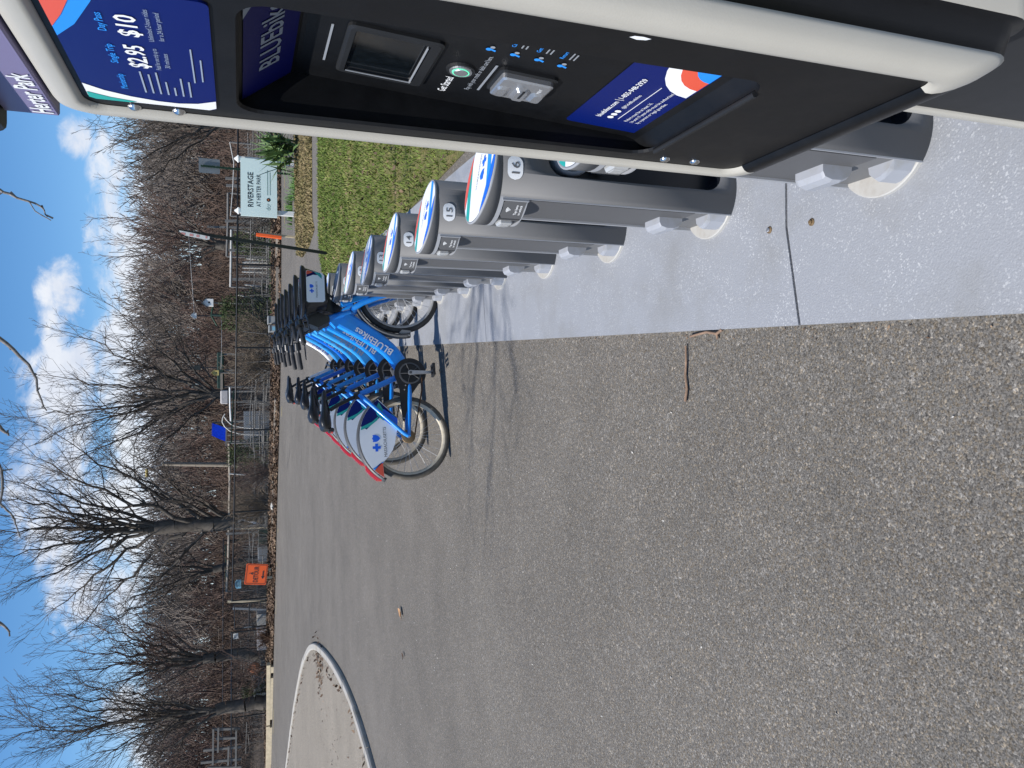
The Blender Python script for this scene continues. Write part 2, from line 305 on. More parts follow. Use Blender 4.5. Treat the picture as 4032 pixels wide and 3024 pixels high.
# ------------------------------------------------------------------ mesh helpers
def V3(a): return Vector(a)
def rrect(y0, y1, z0, z1, r, n=5):
    pts = []
    for (cy, cz, a0) in ((y1 - r, z1 - r, 0), (y0 + r, z1 - r, 90), (y0 + r, z0 + r, 180), (y1 - r, z0 + r, 270)):
        for i in range(n + 1):
            a = R_(a0 + 90 * i / n); pts.append((cy + r * math.cos(a), cz + r * math.sin(a)))
    return pts
def arc(cx, cz, r, a0, a1, n):
    return [(cx + r * math.cos(R_(a0 + (a1 - a0) * i / n)), cz + r * math.sin(R_(a0 + (a1 - a0) * i / n))) for i in range(n + 1)]
class MB:
    def __init__(s): s.v = []; s.f = []; s.m = []; s.s = []
    def add(s, vs, fs, mi=0, smooth=False):
        o = len(s.v); s.v += [tuple(p) for p in vs]
        for f in fs: s.f.append([i + o for i in f]); s.m.append(mi); s.s.append(smooth)
        return s
    def box(s, c, d, mi=0, R=None, bev=0.0):
        c = V3(c); hx, hy, hz = d[0] / 2, d[1] / 2, d[2] / 2
        if bev <= 0:
            vs = [V3((x * hx, y * hy, z * hz)) for x in (-1, 1) for y in (-1, 1) for z in (-1, 1)]
            fs = [(0, 1, 3, 2), (4, 6, 7, 5), (0, 4, 5, 1), (2, 3, 7, 6), (0, 2, 6, 4), (1, 5, 7, 3)]
        else:
            b = min(bev, hx * .95, hy * .95, hz * .95)
            loops = []
            for (z, i) in ((-hz, b), (-hz + b, 0), (hz - b, 0), (hz, b)):
                x, y = hx - i, hy - i; c2 = b * (0.6 if i == 0 else 0.3)
                loops.append([V3((x, -y + c2, z)), V3((x, y - c2, z)), V3((x - c2, y, z)), V3((-x + c2, y, z)), V3((-x, y - c2, z)), V3((-x, -y + c2, z)), V3((-x + c2, -y, z)), V3((x - c2, -y, z))])
            vs = [p for l in loops for p in l]; n = 8
            fs = [tuple(range(n))[::-1], tuple(range(3 * n, 4 * n))]
            for k in range(3):
                for i in range(n): fs.append((k * n + i, k * n + (i + 1) % n, (k + 1) * n + (i + 1) % n, (k + 1) * n + i))
        if R is not None: vs = [R @ p for p in vs]
        return s.add([p + c for p in vs], fs, mi)
    def bar(s, a, b, w, h, mi=0, up=(0, 0, 1)):
        a, b = V3(a), V3(b); d = (b - a); L = d.length; x = d / L
        y = V3(up).cross(x)
        if y.length < 1e-4: y = V3((1, 0, 0)).cross(x)
        y.normalize(); z = x.cross(y)
        return s.box((a + b) / 2, (L, w, h), mi, Matrix((x, y, z)).transposed())
    def tube(s, pts, r, n=8, mi=0, cap=True, smooth=True, closed=False, ell=None):
        pts = [V3(p) for p in pts]; k = len(pts)
        rs = r if isinstance(r, (list, tuple)) else [r] * k
        T = []
        for i in range(k):
            if closed: t = pts[(i + 1) % k] - pts[i - 1]
            else: t = pts[min(i + 1, k - 1)] - pts[max(i - 1, 0)]
            T.append(t.normalized() if t.length > 1e-9 else V3((0, 0, 1)))
        u = T[0].orthogonal().normalized()
        if abs(T[0].z) < 0.9: u = (V3((0, 0, 1)) - T[0] * T[0].z).normalized()
        vs = []
        for i in range(k):
            u = (u - T[i] * u.dot(T[i])).normalized(); w = T[i].cross(u)
            e = ell or (1, 1)
            for j in range(n):
                a = 2 * math.pi * j / n
                vs.append(pts[i] + (u * math.cos(a) * e[0] + w * math.sin(a) * e[1]) * rs[i])
        fs = []
        for i in range(k if closed else k - 1):
            i2 = (i + 1) % k
            for j in range(n): fs.append((i * n + j, i * n + (j + 1) % n, i2 * n + (j + 1) % n, i2 * n + j))
        s.add(vs, fs, mi, smooth)
        if cap and not closed:
            s.add(vs[:n], [tuple(range(n))[::-1]], mi); s.add(vs[-n:], [tuple(range(n))], mi)
        return s
    def loft(s, loops, mi=0, cap0=False, cap1=False, smooth=False, mfun=None, closed=True):
        n = len(loops[0]); vs = [p for l in loops for p in l]
        base = len(s.v); s.v += [tuple(p) for p in vs]
        for k in range(len(loops) - 1):
            for i in range(n if closed else n - 1):
                j = (i + 1) % n
                s.f.append([base + k * n + i, base + k * n + j, base + (k + 1) * n + j, base + (k + 1) * n + i])
                s.m.append(mfun(k, i) if mfun else mi); s.s.append(smooth)
        if cap0: s.f.append([base + i for i in range(n)][::-1]); s.m.append(mi); s.s.append(False)
        if cap1: s.f.append([base + (len(loops) - 1) * n + i for i in range(n)]); s.m.append(mi); s.s.append(False)
        return s
    def prism(s, poly, o, u, v, depth, mi=0):
        o, u, v = V3(o), V3(u), V3(v); w = u.cross(v).normalized()
        a = [o + u * p[0] + v * p[1] for p in poly]; b = [p + w * depth for p in a]; n = len(poly)
        s.add(a + b, [tuple(range(n))[::-1], tuple(range(n, 2 * n))] + [(i, (i + 1) % n, (i + 1) % n + n, i + n) for i in range(n)], mi)
        return s
    def flat(s, poly, o, u, v, mi=0):
        o, u, v = V3(o), V3(u), V3(v)
        return s.add([o + u * p[0] + v * p[1] for p in poly], [tuple(range(len(poly)))], mi)
    def mesh(s, name, mats, org=(0, 0, 0)):
        me = bpy.data.meshes.new(name)
        ox, oy, oz = org
        me.from_pydata([(x - ox, y - oy, z - oz) for (x, y, z) in s.v], [], s.f)
        for m in mats: me.materials.append(MATS[m])
        me.polygons.foreach_set('material_index', s.m); me.polygons.foreach_set('use_smooth', s.s)
        bm = bmesh.new(); bm.from_mesh(me); bmesh.ops.recalc_face_normals(bm, faces=bm.faces); bm.to_mesh(me); bm.free()
        me.update(); return me
    def build(s, name, mats, parent=None, org=(0, 0, 0)):
        if isinstance(mats, str): mats = [mats]
        return link(name, s.mesh(name, mats, org), parent)
def link(name, me, parent=None):
    o = bpy.data.objects.new(name, me); COL.objects.link(o)
    if parent is not None: o.parent = parent
    return o
def tag(o, label=None, cat=None, group=None, kind=None):
    if label: o['label'] = label
    if cat: o['category'] = cat
    if group: o['group'] = group
    if kind: o['kind'] = kind
    return o
def thing(name, label, cat, loc=(0, 0, 0), rz=0.0, group=None):
    o = bpy.data.objects.new(name, None); COL.objects.link(o); o.location = loc; o.rotation_euler = (0, 0, rz)
    o.empty_display_size = 0.1
    return tag(o, label, cat, group)
def copy_tree(o, parent=None):
    c = o.copy(); COL.objects.link(c); c.parent = parent
    for ch in [x for x in bpy.data.objects if x.parent == o]: copy_tree(ch, c)
    return c
_tc = {}
def tmesh(s, bold=0.0):
    if (s, bold) in _tc: return _tc[(s, bold)]
    cu = bpy.data.curves.new('lettering', 'FONT'); cu.body = s; cu.size = 1; cu.resolution_u = 2; cu.offset = bold
    ob = bpy.data.objects.new('lettering', cu); COL.objects.link(ob)
    bpy.context.view_layer.update()
    me = bpy.data.meshes.new_from_object(ob.evaluated_get(bpy.context.evaluated_depsgraph_get()))
    vs = [tuple(v.co) for v in me.vertices]; fs = [tuple(p.vertices) for p in me.polygons]
    bpy.data.objects.remove(ob); bpy.data.curves.remove(cu); bpy.data.meshes.remove(me)
    _tc[(s, bold)] = (vs, fs); return vs, fs
def text_uv(s, h, w=None, bold=0.0, align='L'):
    vs, fs = tmesh(s, bold)
    x0 = min(v[0] for v in vs); x1 = max(v[0] for v in vs)
    k = h / 0.72; sx = k if w is None else w / (x1 - x0)
    W = (x1 - x0) * sx; dx = {'L': 0, 'C': -W / 2, 'R': -W}[align]
    return [((v[0] - x0) * sx + dx, v[1] * k) for v in vs], fs
def text(mb, s, o, u, v, h, mi=0, w=None, bold=0.0, align='L', fn=None):
    uv, fs = text_uv(s, h, w, bold, align)
    if fn: return mb.add([fn(*p) for p in uv], fs, mi)
    o, u, v = V3(o), V3(u), V3(v)
    return mb.add([o + u * p[0] + v * p[1] for p in uv], fs, mi)
CROSS = [(-.5, -.17), (-.17, -.17), (-.17, -.5), (.17, -.5), (.17, -.17), (.5, -.17), (.5, .17), (.17, .17), (.17, .5), (-.17, .5), (-.17, .17), (-.5, .17)]
SHIELD = [(-.42, .42), (-.2, .36), (0, .5), (.2, .36), (.42, .42), (.42, .0), (.3, -.28), (0, -.52), (-.3, -.28), (-.42, 0)]

def segmesh(name, segs, n=3):
    """thin tapering sticks from (p, q, ra, rb) rows, all at once"""
    a = np.array([(*s[0], *s[1], s[2], s[3]) for s in segs], dtype=np.float64)
    p, q, ra, rb = a[:, :3], a[:, 3:6], a[:, 6], a[:, 7]
    d = q - p; d /= np.linalg.norm(d, axis=1)[:, None] + 1e-9
    ref = np.where(np.abs(d[:, 2:3]) < 0.9, np.array([[0, 0, 1.0]]), np.array([[1.0, 0, 0]]))
    u = np.cross(ref, d); u /= np.linalg.norm(u, axis=1)[:, None]; w = np.cross(d, u)
    M = len(a); verts = np.zeros((M, 2 * n, 3))
    for j in range(n):
        an = 2 * math.pi * j / n; o = u * math.cos(an) + w * math.sin(an)
        verts[:, j] = p + o * ra[:, None]; verts[:, n + j] = q + o * rb[:, None]
    base = (np.arange(M) * 2 * n)[:, None]
    faces = np.zeros((M, n, 4), dtype=np.int32)
    for j in range(n):
        k = (j + 1) % n; faces[:, j] = base + np.array([[j, k, n + k, n + j]])
    me = bpy.data.meshes.new(name)
    me.vertices.add(M * 2 * n); me.vertices.foreach_set('co', verts.reshape(-1))
    F = M * n; me.loops.add(F * 4); me.polygons.add(F)
    me.loops.foreach_set('vertex_index', faces.reshape(-1)); me.polygons.foreach_set('loop_start', np.arange(F, dtype=np.int32) * 4)
    me.polygons.foreach_set('loop_total', np.full(F, 4, dtype=np.int32)); me.polygons.foreach_set('use_smooth', np.ones(F, dtype=bool))
    me.update(calc_edges=True); me.validate(); return me
def trimesh(name, tri):
    """loose triangles/quads: array (M, k, 3)"""
    tri = np.asarray(tri, dtype=np.float64); M, k, _ = tri.shape
    me = bpy.data.meshes.new(name); me.vertices.add(M * k); me.vertices.foreach_set('co', tri.reshape(-1))
    me.loops.add(M * k); me.polygons.add(M); me.loops.foreach_set('vertex_index', np.arange(M * k, dtype=np.int32))
    me.polygons.foreach_set('loop_start', np.arange(M, dtype=np.int32) * k); me.polygons.foreach_set('loop_total', np.full(M, k, dtype=np.int32))
    me.update(calc_edges=True); return me

# ------------------------------------------------------------------ the setting
def sheet(name, poly, z, m, sub=0):
    mb = MB(); mb.add([(p[0], p[1], z) for p in poly], [tuple(range(len(poly)))])
    o = mb.build(name, m); tag(o, kind='structure'); return o
PATH_EDGE = [(-60, 66), (-34, 55), (-22.4, 47.6), (-14.4, 42.0), (-9.7, 39.1), (-5.6, 36.6), (-2.0, 34.2), (1.2, 32.3), (5.2, 31.4), (8.1, 31.1), (16, 30.9), (50, 31.2)]
def hill_z(x, y):
    t = max(0.0, min(1.0, (y - 46) / 34.0)); return 5.6 * t * t * (3 - 2 * t) * (0.85 + 0.1 * math.sin(x * 0.09) + 0.08 * math.sin(x * .21 + 1)) - 0.03
def build_ground():
    mb = MB(); nx, ny = 60, 60
    xs = [-420 + 840 * i / nx for i in range(nx + 1)]; xs = [math.copysign(abs(x / 420) ** 1.6 * 420, x) for x in xs]
    ys = [-60 + (i / ny) ** 1.9 * 660 for i in range(ny + 1)]
    vs = [(x, y, hill_z(x, y)) for y in ys for x in xs]
    fs = [(j * (nx + 1) + i, j * (nx + 1) + i + 1, (j + 1) * (nx + 1) + i + 1, (j + 1) * (nx + 1) + i) for j in range(ny) for i in range(nx)]
    mb.add(vs, fs, 0, True); tag(mb.build('ground', 'hillside'), kind='structure')
build_ground()
sheet('garden_soil', [(p[0], p[1] - 0.3) for p in PATH_EDGE] + [(60, 50), (-60, 78)], 0.02, 'soil')
bpy.data.objects['garden_soil'].location.z = 0.0
sheet('asphalt', [(-60, -14), (50, -14)] + [(p[0], p[1]) for p in PATH_EDGE[::-1]], 0.03 - 0.03, 'asphalt')
bpy.data.objects['asphalt'].location.z = 0.0
bpy.data.objects['garden_soil'].location.z = -0.026
# painted centre line of the far path (dashed yellow)
def dash(px, L, Y):
    pass
path_line = thing('path_centre_line', 'faded yellow dashed centre line painted along the far path', 'road marking')
for (xa, ya, xb, yb) in [(1084, 2360, 1083.5, 2420), (1086, 2230, 1086, 2215), (1092, 2080, 1091.5, 2100), (1106, 1640, 1107, 1600), (1113, 1235, 1113.5, 1160), (1117, 880, 1117, 800), (1117, 740, 1117, 700), (1075, 2790, 1072, 2890)]:
    a, b = GR(xa + 3, ya), GR(xb + 3, yb); d = (b - a).normalized(); n = Vector((-d.y, d.x, 0)) * 0.055
    mb = MB(); mb.add([a - n + Vector((0, 0, .004)), b - n + Vector((0, 0, .004)), b + n + Vector((0, 0, .004)), a + n + Vector((0, 0, .004))], [(0, 1, 2, 3)])
    mb.build('dash', 'yellow_paint', path_line)

LAWN = [(1.75, -8), (1.72, 4), (1.70, 9), (1.70, 12.6), (1.78, 13.6), (2.06, 14.8), (2.25, 15.7), (2.65, 16.1), (3.0, 16.3), (3.85, 16.45), (8, 16.35), (45, 16.2), (45, -8)]
sheet('lawn', LAWN, 0.008, 'lawn_soil')
DRY = [(3.45, 17.3), (3.85, 17.85), (8, 17.75), (45, 17.6), (45, 23.0), (5.0, 23.2), (4.2, 22.9), (3.7, 22.4), (3.35, 20.5), (3.3, 18.6)]
sheet('dry_verge', DRY, 0.006, 'dry_turf')
def inpoly(x, y, poly):
    c = False; j = len(poly) - 1
    for i in range(len(poly)):
        if (poly[i][1] > y) != (poly[j][1] > y) and x < (poly[j][0] - poly[i][0]) * (y - poly[i][1]) / (poly[j][1] - poly[i][1]) + poly[i][0]: c = not c
        j = i
    return c
def blades(name, poly, n, box, m, label, cat, h=(0.02, 0.05), w=0.004, power=1.0, flatness=0.0):
    x0, x1, y0, y1 = box; out = []
    while len(out) < n:
        x = NR.uniform(x0, x1); y = y0 + (y1 - y0) * NR.uniform() ** power
        if not inpoly(x, y, poly): continue
        hh = NR.uniform(*h); a = NR.uniform(0, 6.28); lean = NR.uniform(0.2, 1.1) + flatness
        b = NR.uniform(0, 6.28); ww = w * (1 + 0.18 * y)
        p = np.array([x, y, 0.006]); q = np.array([math.cos(a), math.sin(a), 0]) * ww
        t = p + np.array([math.cos(b) * hh * lean, math.sin(b) * hh * lean, hh])
        out.append((p - q, p + q, t))
    me = trimesh(name, out); me.materials.append(MATS[m]); o = link(name, me); tag(o, label, cat, kind='stuff'); return o
blades('lawn_grass', LAWN, 120000, (1.7, 11.5, 2.2, 16.5), 'grass_blades', 'short green lawn grass mixed with straw behind the docks', 'grass', (0.02, 0.055), 0.0035, 1.15)
blades('verge_straw', DRY, 26000, (3.2, 13.5, 17.3, 23.2), 'straw_blades', 'dry straw-coloured verge below the park sign', 'grass', (0.03, 0.08), 0.006)
# dead leaves scattered on the lawn
def leaf_quads(pts, size, lift=0.02):
    out = []
    for (x, y, z) in pts:
        s = size * NR.uniform(0.6, 1.4); n = NR.normal(size=3) * 0.5; n[2] = 1; n /= np.linalg.norm(n)
        u = np.cross(n, NR.normal(size=3)); u /= np.linalg.norm(u); v = np.cross(n, u)
        c = np.array([x, y, z + lift * NR.uniform(0.2, 1)])
        out.append((c - u * s, c - v * s * 0.5, c + u * s, c + v * s * 0.55))
    return out
pts = []
while len(pts) < 900:
    x, y = NR.uniform(1.75, 6), 2.3 + 13 * NR.uniform() ** 1.6
    if inpoly(x, y, LAWN): pts.append((x, y, 0.03))
me = trimesh('lawn_leaf_litter', leaf_quads(pts, 0.03)); me.materials.append(MATS['leaf_mix'])
tag(link('lawn_leaf_litter', me), 'scattered dry brown leaves lying in the lawn grass', 'leaves', kind='stuff')

# granite kerb round the island on the left: single stones butted end to end
KO = [(-17.5, 33.6), (-14.55, 30.2), (-10.69, 25.87), (-7.89, 22.13), (-6.5, 19.6), (-5.85, 17.9), (-5.38, 16.1), (-4.98, 14.13), (-4.74, 12.5), (-4.68, 11.2), (-4.73, 10.4), (-4.82, 9.6), (-5.1, 8.2), (-5.5, 6.8)]
def resample(pts, step):
    out = [Vector(pts[0])]; acc = 0
    for a, b in zip(pts, pts[1:]):
        a, b = Vector(a), Vector(b); L = (b - a).length; t = step - acc
        while t <= L: out.append(a + (b - a) * t / L); t += step
        acc = L - (t - step)
    return out
def smooth_poly(p, it=2):
    for _ in range(it):
        q = [p[0]]
        for a, b in zip(p, p[1:]): q += [(a[0] * .75 + b[0] * .25, a[1] * .75 + b[1] * .25), (a[0] * .25 + b[0] * .75, a[1] * .25 + b[1] * .75)]
        p = q + [p[-1]]
    return p
KS = smooth_poly(KO)
sheet('traffic_island', KS + [(-30, 6.8), (-34, 36)], 0.022, 'asphalt_island')
kerb = thing('island_kerb', 'curved pale granite kerb round the traffic island', 'kerb', (-4.8, 12, 0))
kp = resample(KS, 0.6); kk = 0
fine = [Vector(p) for p in KS]
for a, b in zip(kp[::2], kp[2::2]):
    m_ = kp[kp.index(a) + 1]
    ring = []
    for (p, t) in ((a, (m_ - a)), (m_, (b - a)), (b, (b - m_))):
        t = t.normalized(); n = Vector((t.y, -t.x)); n = n if n.x < 0 or True else n
        ring.append((p, n))
    g = 0.008
    ring[0] = (a + (m_ - a).normalized() * g, ring[0][1]); ring[2] = (b - (b - m_).normalized() * g, ring[2][1])
    hz = 0.065 + random.uniform(-.004, .004); W = 0.14
    loops = []
    for p, n in ring:
        inn = p + n * W   # kerb width laid towards the island
        loops.append([(p.x, p.y, 0), (p.x, p.y, hz - .02), (p.x + n.x * .02, p.y + n.y * .02, hz), (inn.x - n.x * .02, inn.y - n.y * .02, hz), (inn.x, inn.y, hz - .015), (inn.x, inn.y, 0)])
    mb = MB(); mb.loft(loops, cap0=True, cap1=True); mb.build('kerb_stone', 'granite', kerb, (-4.8, 12, 0)); kk += 1
pts = []
for _ in range(260):
    i = random.randrange(6, len(kp) - 4); t = (kp[i + 1] - kp[i]).normalized(); n = Vector((t.y, -t.x))
    q = kp[i] + n * random.uniform(.22, .42) + t * random.uniform(-.3, .3)
    if random.random() < .5: q = Vector((-5.9 + random.gauss(0, .25), 16.6 + random.gauss(0, .5)))
    pts.append((q.x, q.y, 0.03))
me = trimesh('island_leaf_litter', leaf_quads(pts, 0.045)); me.materials.append(MATS['leaf_mix'])
tag(link('island_leaf_litter', me), 'brown leaves caught inside the island kerb', 'leaves', kind='stuff')
pts = [(-8.5 + random.gauss(0, 1.3), 13.2 + random.gauss(0, 1.6), 0.026) for _ in range(420)]
me = trimesh('island_grit', leaf_quads([p for p in pts if p[0] < -5.4], 0.02, .01)); me.materials.append(MATS['leaf_dark'])
tag(link('island_grit', me), 'dark grit scattered on the island paving', 'grit', kind='stuff')

# station base plates (two long grey plates meeting at a seam)
def edge_x(y): return 0.098 + 0.0385 * y
plate_z = 0.014
def build_plate(name, seam0, seam1, label):
    mb = MB()
    poly = seam0 + seam1[::-1]
    mb.add([(x, y, 0.0) for x, y in poly] + [(x, y, plate_z) for x, y in poly],
           [tuple(range(len(poly)))[::-1], tuple(range(len(poly), 2 * len(poly)))] + [(i, (i + 1) % len(poly), (i + 1) % len(poly) + len(poly), i + len(poly)) for i in range(len(poly))])
    return tag(mb.build(name, 'plate'), label, 'base plate')
def seam(y0): return [(edge_x(y0 - .055), y0 - .055), (edge_x(y0) + .30, y0), (edge_x(y0) + .45, y0 + 0.0), (edge_x(y0) + 1.32, y0 + 0.002)]
def off(s, d): return [(x, y + d) for x, y in s]
S1 = seam(1.898); S0 = [(edge_x(-1.2), -1.2), (edge_x(-1.2) + 1.4, -1.2)]
S2 = seam(4.95); S3 = seam(8.0); S4 = seam(11.6)
build_plate('base_plate', S0[::1], off(S1, -.005), 'grey textured station plate under the kiosk, nearest the camera')
build_plate('base_plate', off(S1, .005), off(S2, -.004), 'grey textured station plate under the empty docks, next after the kiosk plate')
build_plate('base_plate', off(S2, .004), off(S3, -.004), 'grey textured station plate where the parked bikes begin')
build_plate('base_plate', off(S3, .004), off(S4, 0), 'grey textured station plate farthest from the camera')
for (x, y, c, lab) in [(3031, 906, 'silver', 'shiny bolt on the dock 16 side of the plate seam'), (3197, 875, 'sprocket', 'rusty-ringed bolt on the kiosk side of the plate seam')]:
    g = GR(x, y, plate_z); t = thing('plate_bolt', lab, 'bolt', g)
    mb = MB(); mb.loft([[(r * math.cos(i * math.pi / 8), r * math.sin(i * math.pi / 8), z) for i in range(16)] for r, z in ((.011, .0005), (.011, .003), (.008, .004))], cap1=True); mb.build('washer', 'sprocket', t)
    mb = MB(); mb.loft([[(r * math.cos(i * math.pi / 3), r * math.sin(i * math.pi / 3), z) for i in range(6)] for r, z in ((.0065, .003), (.0065, .009), (.005, .010))], cap1=True); mb.build('bolt_head', c, t)
# fallen twigs, leaf and grit
def twig_obj(lab, pxs, r, cat='twig', m='twig_fallen', stubs=()):
    pts = [GR(x, y, 0.006 + r[0]) for x, y in pxs]; o = pts[0].copy(); o.z = 0
    mb = MB(); mb.tube([p - o for p in pts], [r[0] + (r[1] - r[0]) * i / (len(pts) - 1) for i in range(len(pts))], 6)
    for (i, dx, dy, L) in stubs: mb.tube([pts[i] - o, pts[i] - o + Vector((dx, dy, .006)).normalized() * L], [r[1], r[1] * .6], 5)
    ob = mb.build('fallen_twig', m); ob.location = o; return tag(ob, lab, cat)
twig_obj('straight brown twig lying on the asphalt', [(2700, 1362), (2702, 1425), (2699, 1480), (2705, 1532), (2698, 1580)], (.0045, .006), stubs=[(3, .3, 1, .015)])
twig_obj('crooked twig lying against the plate edge', [(2718, 1325), (2745, 1317), (2783, 1307), (2822, 1314), (2843, 1297)], (.0045, .006), stubs=[(3, -1, -.2, .02)])
def curled_leaf(px, s, lab, m='leaf_single'):
    g = GR(*px); mb = MB(); vs = []; n = 7
    for i in range(n):
        t = i / (n - 1) * 2 - 1; w = (1 - t * t) * .45 + .05
        for k in (-1, 0, 1): vs.append((t * s, k * w * s, .012 + abs(k) * .4 * w * s + .25 * s * t * t))
    fs = [(i * 3 + k, i * 3 + k + 1, (i + 1) * 3 + k + 1, (i + 1) * 3 + k) for i in range(n - 1) for k in (0, 1)]
    mb.add(vs, fs, 0, True); mb.tube([(-s * 1.35, .01, .03), (-s * .9, 0, .02)], .003, 4)
    o = mb.build('fallen_leaf', m); o.location = g; o.rotation_euler.z = R_(70); tag(o, lab, 'leaf')
curled_leaf((1583, 2412), 0.075, 'curled tan oak leaf on the open asphalt')
curled_leaf((1592, 2579), 0.04, 'small dark leaf on the asphalt near the island', 'leaf_dark')
curled_leaf((1740, 1500 - 40), 0.03, 'small orange leaf by the nearest bike pedal')
me = trimesh('loose_grit', leaf_quads([(random.uniform(-4, .3), random.uniform(1.2, 14), .002) for _ in range(500)], 0.006, .003)); me.materials.append(MATS['stone_pale'])
tag(link('loose_grit', me), 'loose pale grit scattered on the asphalt', 'grit', kind='stuff')
pe = []
for i in range(110):
    y = random.uniform(1.2, 7.5); pe.append((edge_x(y) - abs(random.gauss(0, .02)) - .004, y, .002))
me = trimesh('plate_edge_debris', leaf_quads(pe, 0.005, .003)); me.materials.append(MATS['leaf_mix'])
tag(link('plate_edge_debris', me), 'leaf crumbs gathered along the plate edge', 'debris', kind='stuff')

def crack(label, pxs, w=.02):
    pts = [GR(x, y, .004) for x, y in pxs]; o = pts[0].copy(); rng = random.Random(len(pxs)); fin = []
    for a, b in zip(pts, pts[1:]):
        for t in (0, .25, .5, .75): fin.append(a.lerp(b, t) + Vector((rng.gauss(0, .04), rng.gauss(0, .04), 0)))
    mb = MB(); vs = []
    for i, p in enumerate(fin): ww = w * rng.uniform(.4, 1.2); vs += [p - o + Vector((0, -ww, 0)), p - o + Vector((0, ww, 0))]
    mb.add(vs, [(2 * i, 2 * i + 2, 2 * i + 3, 2 * i + 1) for i in range(len(fin) - 1)]); ob = mb.build('pavement_crack', 'slot_black'); ob.location = o; tag(ob, label, 'crack')
crack('long dark crack across the far path, left of the bike saddles', [(1142, 1752), (1139, 1800), (1132, 1830), (1128, 1858)], .03)
crack('short dark crack in the far path beside the bike saddles', [(1147, 1630), (1146, 1672), (1144, 1715)], .022)
crack('faint crack line in the far path below the garden gate', [(1128, 2380), (1128, 2440), (1127, 2490)], .02)
crack('faint crack line in the far path above the island tip', [(1127, 2560), (1126, 2640), (1125, 2690)], .02)
